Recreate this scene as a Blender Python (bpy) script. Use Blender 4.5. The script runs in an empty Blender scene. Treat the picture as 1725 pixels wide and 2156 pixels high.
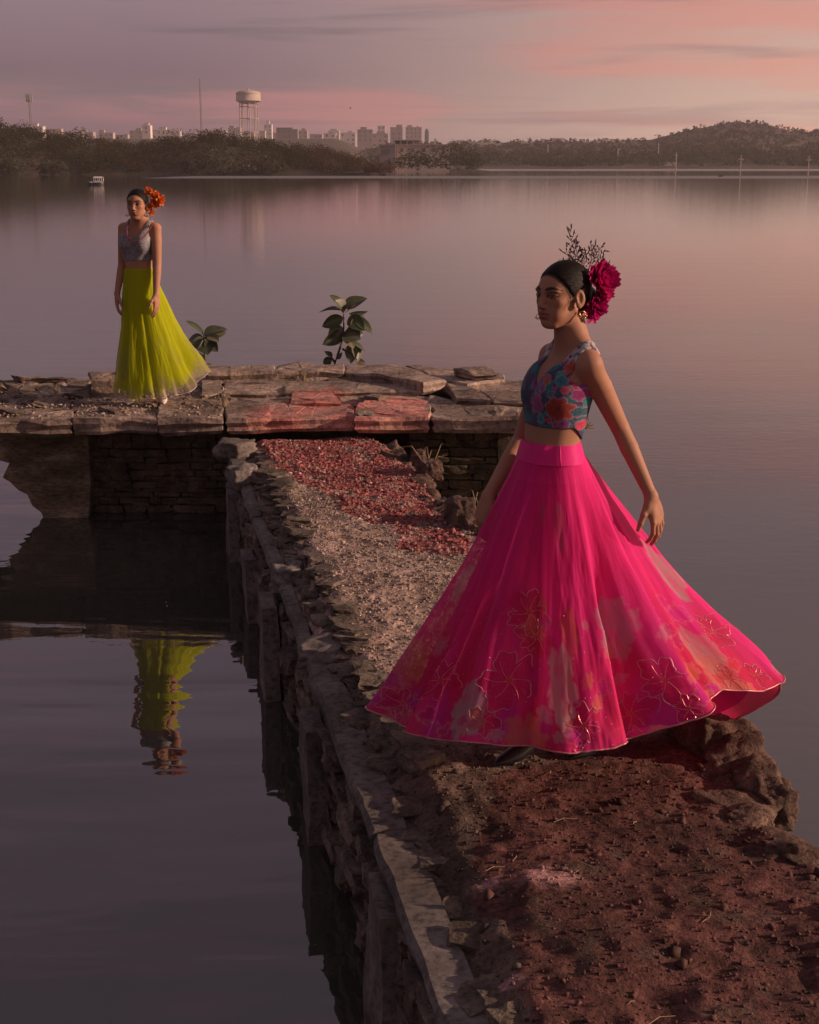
import bpy, bmesh, math, random
import numpy as np
from mathutils import Vector, Matrix

random.seed(7)
rng = np.random.default_rng(7)
sc = bpy.context.scene
COL = sc.collection

# ------------------------------------------------------------------ camera, sky, sun, exposure
CAM_H = 2.69
FPX = 50.0 / 36.0 * 2156.0           # focal length in picture units (1725 x 2156 frame)
TILT = math.atan((1078 - 340) / FPX)
TS, TC = math.sin(TILT), math.cos(TILT)
cam_d = bpy.data.cameras.new('camera')
cam_d.sensor_fit = 'VERTICAL'
cam_d.sensor_height = 36.0
cam_d.lens = 50.0
cam_d.clip_start = 0.05
cam_d.clip_end = 6000
cam = bpy.data.objects.new('camera', cam_d)
COL.objects.link(cam)
cam.location = (0, 0, CAM_H)
cam.rotation_euler = (math.pi / 2 - TILT, 0, 0)
sc.camera = cam

SUN_AZ = math.radians(94)            # to the right of the view direction
SUN_EL = math.radians(16)
SUN_DIR = Vector((math.sin(SUN_AZ) * math.cos(SUN_EL), math.cos(SUN_AZ) * math.cos(SUN_EL), math.sin(SUN_EL)))

wd = bpy.data.worlds.new('World')
sc.world = wd
wd.use_nodes = True
wt = wd.node_tree
wt.nodes.clear()


class NT:
    """small helper round a node tree"""
    def __init__(s, tree):
        s.t = tree

    def n(s, typ, ins=None, **props):
        nd = s.t.nodes.new(typ)
        for k, v in props.items():
            setattr(nd, k, v)
        for k, v in (ins or {}).items():
            sock = nd.inputs[k]
            if isinstance(v, bpy.types.NodeSocket):
                s.t.links.new(v, sock)
            else:
                sock.default_value = v
        return nd

    def math(s, op, a, b=None, clamp=False):
        ins = {0: a}
        if b is not None:
            ins[1] = b
        return s.n('ShaderNodeMath', ins, operation=op, use_clamp=clamp).outputs[0]

    def mix(s, fac, a, b, blend='MIX'):
        nd = s.n('ShaderNodeMix', None, data_type='RGBA', blend_type=blend)
        for i, v in ((0, fac), (6, a), (7, b)):
            if isinstance(v, bpy.types.NodeSocket):
                s.t.links.new(v, nd.inputs[i])
            else:
                nd.inputs[i].default_value = v if i == 0 or len(v) == 4 else (*v, 1)
        return nd.outputs[2]

    def ramp(s, fac, stops, interp='LINEAR'):
        nd = s.n('ShaderNodeValToRGB', {0: fac})
        cr = nd.color_ramp
        cr.interpolation = interp
        while len(cr.elements) < len(stops):
            cr.elements.new(0.5)
        for e, (p, c) in zip(cr.elements, stops):
            e.position = p
            e.color = c if len(c) == 4 else (*c, 1)
        return nd.outputs[0]

    def sep(s, v):
        return s.n('ShaderNodeSeparateXYZ', {0: v}).outputs

    def noise(s, vec, scale, detail=4, rough=.55, dist=0.0):
        return s.n('ShaderNodeTexNoise', {'Vector': vec, 'Scale': scale, 'Detail': detail, 'Roughness': rough,
                                          'Distortion': dist}).outputs['Fac']

    def mapping(s, vec, scale=(1, 1, 1), rot=(0, 0, 0), loc=(0, 0, 0)):
        return s.n('ShaderNodeMapping', {'Vector': vec, 'Scale': scale, 'Rotation': rot, 'Location': loc}).outputs[0]


W = NT(wt)
dirv = W.n('ShaderNodeTexCoord').outputs['Generated']
dx, dy, dz = W.sep(dirv)
up = W.math('MAXIMUM', dz, 0.0)
upr = W.math('POWER', up, 0.5)
# dusk gradient with height
grad = W.ramp(upr, [(0.0, (.200, .120, .132)), (.14, (.188, .106, .130)), (.24, (.160, .100, .138)), (.33, (.240, .162, .198)), (.46, (.250, .175, .218)),
                    (.60, (.210, .154, .194)), (.71, (.118, .094, .122)), (1.0, (.112, .098, .138))])
# warm side towards the sun
sd = W.n('ShaderNodeVectorMath', {0: dirv, 1: (math.sin(SUN_AZ), math.cos(SUN_AZ), 0)}, operation='DOT_PRODUCT').outputs['Value']
glow = W.n('ShaderNodeMapRange', {0: sd, 1: -.26, 2: .27, 3: 0, 4: 1}, interpolation_type='SMOOTHSTEP').outputs[0]
low = W.math('SUBTRACT', 1.0, W.math('MULTIPLY', up, 4.2), clamp=True)
streak = W.n('ShaderNodeMapRange', {0: up, 1: .10, 2: .34, 3: 1.0, 4: .18}, interpolation_type='SMOOTHSTEP').outputs[0]
glow = W.math('MULTIPLY', glow, W.math('ADD', .12, W.math('MULTIPLY', low, .88)))
glowl = glow
base = W.mix(glowl, grad, (.72, .48, .37))
# streaks of cloud, stretched along the horizon
cv = W.mapping(dirv, scale=(2.2, 2.2, 24), rot=(0, math.radians(2.5), 0), loc=(.35, .0, .30))
c1 = W.noise(cv, 1.25, 5, .5, .6)
pk = W.n('ShaderNodeMapRange', {0: c1, 1: .44, 2: .62, 3: 0, 4: 1}, interpolation_type='SMOOTHSTEP').outputs[0]
cv2 = W.mapping(dirv, scale=(2.6, 2.6, 40), rot=(0, math.radians(3), 0), loc=(3.1, 1.7, .4))
c2 = W.noise(cv2, 1.3, 6, .55, .5)
dk = W.n('ShaderNodeMapRange', {0: c2, 1: .46, 2: .64, 3: 0, 4: 1}, interpolation_type='SMOOTHSTEP').outputs[0]
pink = W.mix(glow, (.340, .140, .160), (.80, .35, .26))
sky1 = W.mix(W.math('MULTIPLY', W.math('MULTIPLY', pk, streak), .9), base, pink)
mauve = W.mix(glow, (.135, .100, .125), (.34, .20, .20))
sky2 = W.mix(W.math('MULTIPLY', W.math('MULTIPLY', dk, streak), W.math('SUBTRACT', .85, W.math('MULTIPLY', glow, .5))), sky1, mauve)
bg1 = W.n('ShaderNodeBackground', {'Color': sky2, 'Strength': 1.0})
nish = W.n('ShaderNodeTexSky', None, sky_type='NISHITA', sun_disc=False, sun_elevation=SUN_EL, sun_rotation=SUN_AZ,
           air_density=1.5, dust_density=3.0)
bg2 = W.n('ShaderNodeBackground', {'Color': nish.outputs[0], 'Strength': 0.006})
add = W.n('ShaderNodeAddShader', {0: bg1.outputs[0], 1: bg2.outputs[0]})
W.n('ShaderNodeOutputWorld', {'Surface': add.outputs[0]})

sun_d = bpy.data.lights.new('sun', 'SUN')
sun_d.energy = 5.0
sun_d.angle = math.radians(0.9)
sun_d.color = (1.0, .66, .48)
sun = bpy.data.objects.new('sun', sun_d)
COL.objects.link(sun)
sun.rotation_euler = SUN_DIR.to_track_quat('Z', 'Y').to_euler()
sun.location = (30, 12, 12)

sc.view_settings.view_transform = 'Standard'
sc.view_settings.look = 'None'
sc.view_settings.exposure = 0.1
sc.view_settings.gamma = 1.0
sc.render.engine = 'CYCLES'
sc.cycles.use_denoising = True
sc.cycles.max_bounces = 8
sc.cycles.transparent_max_bounces = 12
sc.cycles.volume_bounces = 1
sc.cycles.caustics_reflective = False
sc.cycles.caustics_refractive = False


# ------------------------------------------------------------------ where things stand
def ray(px, py):
    a = (px - 862.5) / FPX
    b = (1078 - py) / FPX
    return a, TC + b * TS, -TS + b * TC


def on(px, py, z):
    d = ray(px, py)
    t = (z - CAM_H) / d[2]
    return np.array((d[0] * t, d[1] * t, z))


def at(px, py, Y):
    d = ray(px, py)
    t = Y / d[1]
    return np.array((d[0] * t, Y, CAM_H + d[2] * t))


# ------------------------------------------------------------------ numpy value noise
def _h(i, j, k, seed):
    n = (i * 374761393 + j * 668265263 + k * 2147483647 + seed * 1442695041) & 0xFFFFFFFF
    n = ((n ^ (n >> 13)) * 1274126177) & 0xFFFFFFFF
    return ((n ^ (n >> 16)) & 0xFFFF) / 65535.0


def vnoise(x, y, z=0.0, seed=0):
    x, y, z = np.broadcast_arrays(np.asarray(x, float), np.asarray(y, float), np.asarray(z, float))
    xi, yi, zi = (np.floor(v).astype(np.int64) for v in (x, y, z))
    f = [v - vi for v, vi in ((x, xi), (y, yi), (z, zi))]
    u, v, w = (t * t * (3 - 2 * t) for t in f)
    r = 0
    for a in (0, 1):
        for b in (0, 1):
            for c in (0, 1):
                r = r + _h(xi + a, yi + b, zi + c, seed) * (u if a else 1 - u) * (v if b else 1 - v) * (w if c else 1 - w)
    return r


def fbm(x, y, z=0.0, oct=4, seed=0):
    r, a, t = 0, .5, 0
    for o in range(oct):
        m = 2.03 ** o
        r = r + a * vnoise(np.asarray(x) * m, np.asarray(y) * m, np.asarray(z) * m, seed + o)
        t += a
        a *= .5
    return r / t


# ------------------------------------------------------------------ object helpers
def link(name, data, parent=None):
    o = bpy.data.objects.new(name, data)
    COL.objects.link(o)
    if parent is not None:
        o.parent = parent
    return o


def tag(o, label=None, cat=None, group=None, kind=None):
    for k, v in (('label', label), ('category', cat), ('group', group), ('kind', kind)):
        if v:
            o[k] = v
    return o


def empty(name, loc=(0, 0, 0), parent=None):
    o = link(name, None, parent)
    o.location = loc
    o.empty_display_size = .1
    return o


def mesh_np(name, V, Q, smooth=True, col=None, tris=None):
    """mesh out of arrays: V (n,3), Q (m,4) quads, tris (k,3)"""
    me = bpy.data.meshes.new(name)
    V = np.asarray(V, np.float32)
    Q = np.zeros((0, 4), np.int32) if Q is None else np.asarray(Q, np.int32).reshape(-1, 4)
    T = np.zeros((0, 3), np.int32) if tris is None else np.asarray(tris, np.int32).reshape(-1, 3)
    me.vertices.add(len(V))
    me.vertices.foreach_set('co', V.ravel())
    nl = len(Q) * 4 + len(T) * 3
    me.loops.add(nl)
    me.loops.foreach_set('vertex_index', np.concatenate([Q.ravel(), T.ravel()]))
    me.polygons.add(len(Q) + len(T))
    st = np.concatenate([np.arange(len(Q)) * 4, len(Q) * 4 + np.arange(len(T)) * 3]).astype(np.int32)
    me.polygons.foreach_set('loop_start', st)
    me.update(calc_edges=True)
    me.validate()
    if smooth:
        me.polygons.foreach_set('use_smooth', np.ones(len(me.polygons), bool))
    if col is not None:
        set_col(me, col)
    return me


def set_col(me, col, name='Col'):
    col = np.asarray(col, np.float32)
    if col.shape[1] == 3:
        col = np.concatenate([col, np.ones((len(col), 1), np.float32)], 1)
    a = me.color_attributes.new(name, 'FLOAT_COLOR', 'POINT')
    a.data.foreach_set('color', col.ravel())


def pydata(name, v, f, smooth=False):
    me = bpy.data.meshes.new(name)
    me.from_pydata([tuple(map(float, p)) for p in v], [], f)
    me.update()
    if smooth:
        for p in me.polygons:
            p.use_smooth = True
    return me


def obj(name, me, m, parent=None):
    o = link(name, me, parent)
    if m is not None and not me.materials:
        me.materials.append(m)
    return o


class MB:
    """collects boxes, tubes and sheets into one mesh"""
    def __init__(s):
        s.v, s.f = [], []

    def add(s, v, f):
        o = len(s.v)
        s.v += [tuple(map(float, p)) for p in v]
        s.f += [tuple(i + o for i in q) for q in f]

    def box(s, lo, hi):
        (a, b, c), (d, e, g) = lo, hi
        s.add([(a, b, c), (d, b, c), (d, e, c), (a, e, c), (a, b, g), (d, b, g), (d, e, g), (a, e, g)],
              [(0, 3, 2, 1), (4, 5, 6, 7), (0, 1, 5, 4), (1, 2, 6, 5), (2, 3, 7, 6), (3, 0, 4, 7)])

    def tube(s, pts, rad, n=8, cap=True):
        pts = [np.asarray(p, float) for p in pts]
        if not hasattr(rad, '__len__'):
            rad = [rad] * len(pts)
        ref = np.array((.13, .27, .95))
        o = len(s.v)
        for i, p in enumerate(pts):
            d = pts[min(i + 1, len(pts) - 1)] - pts[max(i - 1, 0)]
            d = d / (np.linalg.norm(d) + 1e-9)
            if abs(d @ ref) > .95:
                ref = np.array((.9, .3, .1))
            a = np.cross(d, ref)
            a /= np.linalg.norm(a)
            b = np.cross(d, a)
            for k in range(n):
                t = 2 * math.pi * k / n
                s.v.append(tuple(p + rad[i] * (math.cos(t) * a + math.sin(t) * b)))
        for i in range(len(pts) - 1):
            for k in range(n):
                k2 = (k + 1) % n
                s.f.append((o + i * n + k, o + i * n + k2, o + (i + 1) * n + k2, o + (i + 1) * n + k))
        if cap:
            s.f.append(tuple(o + k for k in range(n))[::-1])
            s.f.append(tuple(o + (len(pts) - 1) * n + k for k in range(n)))

    def lathe(s, prof, n=24, c=(0, 0, 0)):
        o = len(s.v)
        for r, z in prof:
            for k in range(n):
                t = 2 * math.pi * k / n
                s.v.append((c[0] + r * math.cos(t), c[1] + r * math.sin(t), c[2] + z))
        for i in range(len(prof) - 1):
            for k in range(n):
                k2 = (k + 1) % n
                s.f.append((o + i * n + k, o + i * n + k2, o + (i + 1) * n + k2, o + (i + 1) * n + k))

    def build(s, name, m, parent=None, smooth=False):
        return obj(name, pydata(name, s.v, s.f, smooth), m, parent)


# ------------------------------------------------------------------ materials
def mat(name):
    m = bpy.data.materials.new(name)
    m.use_nodes = True
    t = NT(m.node_tree)
    b = m.node_tree.nodes['Principled BSDF']
    return m, t, b


def setin(t, node, **kw):
    for k, v in kw.items():
        k = k.replace('_', ' ')
        if isinstance(v, bpy.types.NodeSocket):
            t.t.links.new(v, node.inputs[k])
        else:
            node.inputs[k].default_value = v if not (isinstance(v, tuple) and len(v) == 3 and node.inputs[k].type == 'RGBA') else (*v, 1)


def bump(t, height, strength=.5, dist=.01, normal=None):
    ins = {'Height': height, 'Strength': strength, 'Distance': dist}
    nd = t.n('ShaderNodeBump', ins)
    if normal is not None:
        t.t.links.new(normal, nd.inputs['Normal'])
    return nd.outputs[0]


def stone_mat(name, dark, mid, light, scale=6.0, bdist=.012, rough=.9, attr=None, world=True, strata=1.0):
    m, t, b = mat(name)
    if world:
        vec = t.n('ShaderNodeNewGeometry').outputs['Position']
    else:
        vec = t.n('ShaderNodeTexCoord').outputs['Object']
    vec = t.mapping(vec, scale=(1, 1, strata))
    n1 = t.noise(vec, scale, 6, .6, .3)
    n2 = t.noise(vec, scale * 7.3, 5, .65)
    n3 = t.noise(vec, scale * .31, 3, .5)
    c = t.ramp(n1, [(.3, dark), (.5, mid), (.72, light)])
    sp = t.ramp(n2, [(.33, (.45, .43, .42)), (.52, (1, 1, 1)), (.74, (1.35, 1.3, 1.25))])
    c = t.mix(1.0, c, sp, 'MULTIPLY')
    st = t.ramp(n3, [(.36, (.55, .53, .5)), (.6, (1.05, 1.05, 1.05))])
    c = t.mix(.8, c, st, 'MULTIPLY')
    if attr:
        ac = t.n('ShaderNodeVertexColor', None, layer_name=attr).outputs[0]
        c = t.mix(1.0, c, ac, 'MULTIPLY')
    hgt = t.math('ADD', t.math('MULTIPLY', n1, .6), t.math('MULTIPLY', n2, .4))
    setin(t, b, Base_Color=c, Roughness=rough, Normal=bump(t, hgt, 1.0, bdist))
    b.inputs['Specular IOR Level'].default_value = .25
    return m


def plain(name, col, rough=.6, metal=0.0, spec=.4, var=.25, scale=8.0):
    m, t, b = mat(name)
    vec = t.n('ShaderNodeTexCoord').outputs['Object']
    n = t.noise(vec, scale, 4, .6)
    lo = tuple(c * (1 - var) for c in col)
    hi = tuple(min(1, c * (1 + var)) for c in col)
    setin(t, b, Base_Color=t.ramp(n, [(.3, lo), (.7, hi)]), Roughness=rough, Metallic=metal)
    b.inputs['Specular IOR Level'].default_value = spec
    return m


def vcol_mat(name, rough=.8, spec=.2, var=.0, scale=30.0, transl=0.0):
    m, t, b = mat(name)
    c = t.n('ShaderNodeVertexColor', None, layer_name='Col').outputs[0]
    if var:
        n = t.noise(t.n('ShaderNodeTexCoord').outputs['Object'], scale, 4, .6)
        c = t.mix(1.0, c, t.ramp(n, [(.3, (1 - var,) * 3), (.7, (1 + var,) * 3)]), 'MULTIPLY')
    setin(t, b, Base_Color=c, Roughness=rough)
    b.inputs['Specular IOR Level'].default_value = spec
    if transl:
        tr = t.n('ShaderNodeBsdfTranslucent', {'Color': c})
        mx = t.n('ShaderNodeMixShader', {0: transl, 1: b.outputs[0], 2: tr.outputs[0]})
        t.t.links.new(mx.outputs[0], t.t.nodes['Material Output'].inputs[0])
    return m


M = {}
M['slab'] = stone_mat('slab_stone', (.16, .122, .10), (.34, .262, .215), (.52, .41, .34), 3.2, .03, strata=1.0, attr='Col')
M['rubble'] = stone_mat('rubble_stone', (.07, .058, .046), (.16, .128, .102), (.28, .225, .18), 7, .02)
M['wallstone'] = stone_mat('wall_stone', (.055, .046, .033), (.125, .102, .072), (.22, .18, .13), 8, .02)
M['lit_pier'] = stone_mat('pier_stone_painted_light', (.13, .10, .07), (.28, .22, .155), (.55, .45, .33), 3.0, .06, strata=3.2)  # pale tone and bright veins paint in sunlight rippling over the left pier
M['cement'] = stone_mat('weathered_cement', (.12, .104, .096), (.18, .158, .146), (.25, .22, .20), 4.5, .006)
M['core'] = stone_mat('earth_core', (.03, .026, .02), (.065, .054, .042), (.11, .09, .07), 6, .03)
M['ground'] = stone_mat('walkway_earth', (.42, .40, .38), (.95, .92, .9), (1.5, 1.45, 1.42), 9, .024, attr='Col')
M['gravel'] = vcol_mat('gravel_chips', .85, .25, .3, 60)
M['leaf_far'] = vcol_mat('far_foliage', .9, .05, transl=.42)
M['leaf'] = vcol_mat('leaf', .45, .4, .18, 40, transl=.2)
M['stem'] = plain('green_brown_stem', (.10, .07, .045), .7)
M['gold'] = plain('gold', (.62, .38, .13), .32, 1.0, .5, .1)
M['hair'] = None

# ------------------------------------------------------------------ the lake
def water_mat():
    m, t, b = mat('lake_water')
    pos = t.n('ShaderNodeNewGeometry').outputs['Position']
    x, y, z = t.sep(pos)
    swell = t.noise(t.mapping(pos, scale=(.28, 1.0, 1), rot=(0, 0, .12)), 1.3, 3, .42, .3)
    rip = t.noise(t.mapping(pos, scale=(.6, 1.0, 1), rot=(0, 0, -.2)), 9.0, 3, .5)
    # wind on the open water to the right, calm behind the stone work on the left
    calm = t.n('ShaderNodeMapRange', {0: t.math('SUBTRACT', t.math('ADD', x, t.math('MULTIPLY', y, .2)), 1.0), 1: -.6, 2: 3.0, 3: .0, 4: 1},
               interpolation_type='SMOOTHSTEP').outputs[0]
    far = t.n('ShaderNodeMapRange', {0: y, 1: 12, 2: 30, 3: 0, 4: 1}, interpolation_type='SMOOTHSTEP').outputs[0]
    wind = t.math('MAXIMUM', calm, far)
    # ruffled strips far out
    wob = t.math('ADD', y, t.math('MULTIPLY', t.noise(t.mapping(pos, scale=(.02, .05, 1)), 1.0, 2), 9.0))
    def band(a, b_, fade):
        up_ = t.n('ShaderNodeMapRange', {0: wob, 1: a - fade, 2: a, 3: 0, 4: 1}, interpolation_type='SMOOTHSTEP').outputs[0]
        dn = t.n('ShaderNodeMapRange', {0: wob, 1: b_, 2: b_ + fade, 3: 1, 4: 0}, interpolation_type='SMOOTHSTEP').outputs[0]
        return t.math('MULTIPLY', up_, dn)
    xm = t.n('ShaderNodeMapRange', {0: x, 1: -48, 2: -34, 3: 0, 4: 1}, interpolation_type='SMOOTHSTEP').outputs[0]
    xr = t.n('ShaderNodeMapRange', {0: x, 1: 20, 2: 32, 3: 0, 4: 1}, interpolation_type='SMOOTHSTEP').outputs[0]
    xr2 = t.n('ShaderNodeMapRange', {0: x, 1: 22, 2: 25, 3: 0, 4: 1}, interpolation_type='SMOOTHSTEP').outputs[0]
    b1 = t.math('MULTIPLY', band(246, 282, 5), xm)
    b2 = t.math('MULTIPLY', band(440, 540, 20), xr)
    ruff = t.math('MAXIMUM', b1, t.math('MULTIPLY', b2, .7))
    rd = t.math('ADD', .0005, t.math('MULTIPLY', wind, .0012))
    nr = t.n('ShaderNodeBump', {'Height': rip, 'Strength': 1.0, 'Distance': rd}).outputs[0]
    sdist = t.math('ADD', .021, t.math('MULTIPLY', wind, -.0185))
    ns = t.n('ShaderNodeBump', {'Height': swell, 'Strength': 1.0, 'Distance': sdist, 'Normal': nr}).outputs[0]
    rough = t.math('ADD', t.math('ADD', .012, t.math('MULTIPLY', wind, .03)), t.math('MULTIPLY', ruff, .42))
    setin(t, b, Base_Color=(.056, .052, .042), Roughness=rough, IOR=2.35, Normal=ns)
    b.inputs['Specular IOR Level'].default_value = .5
    return m


M['water'] = water_mat()
wv = [(-1500, -200, 0), (1500, -200, 0), (1500, 1500, 0), (-1500, 1500, 0)]
lake = obj('water', pydata('water', wv, [(0, 1, 2, 3)]), M['water'])
tag(lake, 'still mauve lake reflecting the dusk sky', 'water', kind='structure')


# ------------------------------------------------------------------ far shores
def skyline(pts, Y, x):
    """height of a silhouette given as picture points, standing at distance Y"""
    w = [at(px, py, Y) for px, py in pts]
    return np.interp(x, [p[0] for p in w], [p[2] for p in w])


def leaf_cloud(name, C, size, cols, jit=.35, m=None, parent=None, flat=.7):
    """one mesh of small leaf-clump faces; C (n,3) centres, size (n,), cols (n,3)"""
    n = len(C)
    a = rng.normal(size=(n, 3))
    a /= np.linalg.norm(a, axis=1)[:, None]
    b = np.cross(a, rng.normal(size=(n, 3)))
    b /= np.linalg.norm(b, axis=1)[:, None]
    s = (size * (1 + jit * rng.normal(size=n)).clip(.4, 1.8))[:, None]
    V = np.stack([C + s * a, C + s * .6 * b, C - s * a, C - s * .6 * b + .3 * s * np.cross(a, b)], 1).reshape(-1, 3)
    V[:, 2] = np.maximum(V[:, 2], .02)
    Q = np.arange(4 * n).reshape(-1, 4)
    return obj(name, mesh_np(name, V, Q, smooth=False, col=np.repeat(cols, 4, 0)), m or M['leaf_far'], parent)


def bush_points(centres, radii, per, zs=.8):
    P, K = [], []
    for i, (c, r) in enumerate(zip(centres, radii)):
        n = int(per * (r ** 1.4))
        # several lobes so that the outline is uneven
        nl = 5
        lob = rng.normal(size=(nl, 3)) * r * .45
        lob[:, 2] = np.abs(lob[:, 2]) * .9
        k = rng.integers(0, nl, n)
        d = rng.normal(size=(n, 3))
        d /= np.linalg.norm(d, axis=1)[:, None]
        q = lob[k] + d * (r * (.45 + .25 * rng.random((n, 1))))
        q[:, 2] = q[:, 2] * zs + r * .45
        P.append(q + c)
        K.append(np.full(n, i))
    return np.concatenate(P), np.concatenate(K)


def terrain(name, xs, ys, hfun, m, label, cat):
    X, Y = np.meshgrid(xs, ys)
    Z = hfun(X, Y)
    V = np.stack([X, Y, Z], -1).reshape(-1, 3)
    nx = len(xs)
    i = (np.arange(len(ys) - 1)[:, None] * nx + np.arange(nx - 1)[None]).ravel()
    Q = np.stack([i, i + 1, i + nx + 1, i + nx], 1)
    o = obj(name, mesh_np(name, V, Q), m)
    return tag(o, label, cat, kind='structure')


M['scrub'] = stone_mat('scrub_ground', (.035, .032, .018), (.065, .052, .032), (.12, .08, .055), .12, .1)
M['dryhill'] = stone_mat('dry_hill_ground', (.05, .045, .03), (.085, .068, .048), (.16, .105, .08), .05, .2)

LEFT = [(-1200, 236), (-300, 240), (0, 248), (60, 258), (130, 268), (240, 283), (330, 288), (385, 270), (440, 264), (520, 277), (600, 294),
        (680, 303), (750, 312), (795, 328), (815, 352), (822, 372), (1400, 385)]


def left_h(X, Y):
    crest = skyline(LEFT, 335.0, X * 335.0 / np.maximum(Y, 1))
    t = np.clip((Y - 304 - 1.5 * vnoise(X * .1, 0)) / 32.0, -.2, 1)
    e = np.where(t > 0, np.sin(np.clip(t, 0, 1) * math.pi / 2) ** .85, t)
    h = (crest - 3.2) * e + .8 * (fbm(X * .12, Y * .12, seed=3) - .5) * np.clip(t * 4, 0, 1)
    back = np.clip((Y - 345) / 60.0, 0, 1)
    h = h * (1 - .75 * back)
    return np.where(crest < .6, -1.5, h)


terrain('left_bank', np.linspace(-260, 2, 150), np.linspace(298, 420, 40), left_h, M['scrub'], 'scrubby bank beyond the water at the left', 'bank')

# dense scrub covering that bank
bx = rng.uniform(-235, 0, 1350)
by = 305 + 36 * rng.random(1350) ** 1.1
bz = left_h(bx, by)
ok = (bz > -.3) & (bx < -6 + rng.normal(size=1350) * .5)
bx, by, bz = bx[ok], by[ok], bz[ok]
br = rng.uniform(1.2, 2.5, len(bx)) * np.clip(skyline(LEFT, 335.0, bx * 335.0 / by) / 7.0, .45, 1)
cen = np.stack([bx, by, np.maximum(bz - .3, 0)], 1)
P, K = bush_points(cen, br, 58)
pal = np.array([(.050, .042, .014), (.040, .036, .012), (.060, .046, .018), (.070, .038, .020), (.085, .036, .022)])
big = fbm(bx * .06, by * .08, seed=9)
redder = (by < 312) & (bx > -62)
idx = np.where(rng.random(len(bx)) < np.where(redder, .7, np.clip((big - .5) * 3, 0, .6)), rng.integers(3, 5, len(bx)), rng.integers(0, 3, len(bx)))
cc = pal[idx][K] * rng.uniform(.8, 1.2, (len(P), 1))
o = leaf_cloud('thicket', P, np.full(len(P), .16), cc)
tag(o, 'dense olive and rust scrub covering the left bank', 'thicket', kind='stuff')

# pale bushes at the water's edge, each its own shrub
M['bark'] = plain('bark', (.07, .055, .04), .9)


def shrub(px, py, Y, r, col, label, group=None, per=55, leaf=.28, squash=.75):
    c = at(px, py, Y)
    c[2] = max(0.0, float(c[2]))
    root = empty('shrub', c)
    tag(root, label, 'shrub', group)
    cs = np.array([[dx_ * r, rng.uniform(-.4, .4) * r, 0] for dx_ in (-.9, -.3, .35, .95)])
    P, K = bush_points(cs, np.array([.75, 1.0, .95, .7]) * r, per, squash)
    cc = np.array(col) * rng.uniform(.7, 1.3, (len(P), 1)) * (1 + .15 * rng.normal(size=(len(P), 1)))
    leaf_cloud('crown', P, np.full(len(P), leaf), cc.clip(.01, 1), parent=root)
    mb = MB()
    for k in range(4):
        mb.tube([(0, 0, -.2), (r * (k - 1.5) * .25, 0, r * .4), (r * (k - 1.5) * .5, .1, r * .9)], [.09, .06, .03], 6)
    mb.build('trunk', M['bark'], root)
    return root


shrub(445, 366, 302, 3.6, (.085, .085, .052), 'pale grey-green bush in front of the dark scrub, below the mast')
shrub(560, 366, 303, 2.6, (.085, .075, .045), 'low dull bush at the waterline below the water tower', per=60)
shrub(8, 368, 296, 3.4, (.08, .082, .052), 'pale grey bush at the water, cut by the picture edge')
shrub(110, 368, 300, 2.4, (.07, .07, .042), 'small grey bush between the boat and the picture edge')
shrub(880, 358, 395, 4.2, (.050, .052, .024), 'broad green bush below the flat-roofed block')
shrub(965, 357, 400, 4.6, (.060, .052, .030), 'brownish bush just beyond the flat-roofed block, at the end of the spit')
shrub(800, 366, 304, 1.9, (.11, .058, .036), 'rust bush at the tip of the left bank')

# ---- right shore, hill and far ridge
RIGHT = [(600, 330), (800, 300), (905, 294), (1000, 291), (1150, 287), (1300, 287), (1370, 286), (1420, 272), (1480, 258), (1540, 244), (1585, 246),
         (1625, 252), (1670, 267), (1725, 266), (1900, 262), (2300, 262)]
SHORE = 640.0


def right_h(X, Y):
    crest = skyline(RIGHT, 930.0, X * 930.0 / np.maximum(Y, 1))
    t = np.clip((Y - SHORE - 12 * vnoise(X * .03, 0, seed=4)) / 285.0, -.05, 1)
    e = np.where(t > 0, .16 * np.clip(t * 9, 0, 1) + .84 * np.clip((t - .1) / .9, 0, 1) ** 1.25, t)
    h = (crest - 3.0) * e + 2.0 * (fbm(X * .03, Y * .03, seed=5) - .5) * np.clip(t * 5, 0, 1)
    return h * (1 - .8 * np.clip((Y - 960) / 200.0, 0, 1))


terrain('hill', np.linspace(-120, 560, 170), np.linspace(620, 1150, 80), right_h, M['dryhill'],
        'low scrub-covered hill on the far shore at the right', 'hill')
n = 3200
hx = rng.uniform(-20, 520, n)
hy = SHORE + 14 + 290 * rng.random(n) ** 1.2
hx = hx * hy / 900.0 + rng.normal(size=n) * 3
hz = right_h(hx, hy)
hr = rng.uniform(2.0, 4.4, n) * (1 - .3 * (hy > 760))
front = hy < 700
hr = np.where(front, hr * 1.15, hr)
P, K = bush_points(np.stack([hx, hy, np.maximum(hz - .6, 0)], 1), hr * .8, 7)
pal = np.array([(.034, .036, .014), (.044, .042, .018), (.062, .046, .028), (.095, .050, .034)])
dry = fbm(hx * .02, hy * .02, seed=12)
idx = np.where(front, rng.integers(0, 2, n), np.where(rng.random(n) < np.clip((dry - .42) * 3, .1, .9), rng.integers(2, 4, n), rng.integers(0, 3, n)))
cc = pal[idx][K] * rng.uniform(.7, 1.3, (len(P), 1))
o = leaf_cloud('far_woods', P, np.full(len(P), .72), cc)
tag(o, 'scrub and low trees covering the far shore and hill', 'woods', kind='stuff')

# land under the town
def town_h(X, Y):
    tap = np.clip((-.012 - X / np.maximum(Y, 1)) / .035, 0, 1)
    return (np.clip((Y - 420) / 700.0, -.3, 1) * 20.0) * tap - .3 + 1.0 * (fbm(X * .02, Y * .02, seed=8) - .5)


terrain('town_ground', np.linspace(-700, 120, 80), np.linspace(400, 1450, 60),
        lambda X, Y: np.where(X > 18 + (Y - 420) * .06, -2.5, town_h(X, Y)), M['dryhill'], 'rising dusty land that the town stands on', 'ground')

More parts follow.
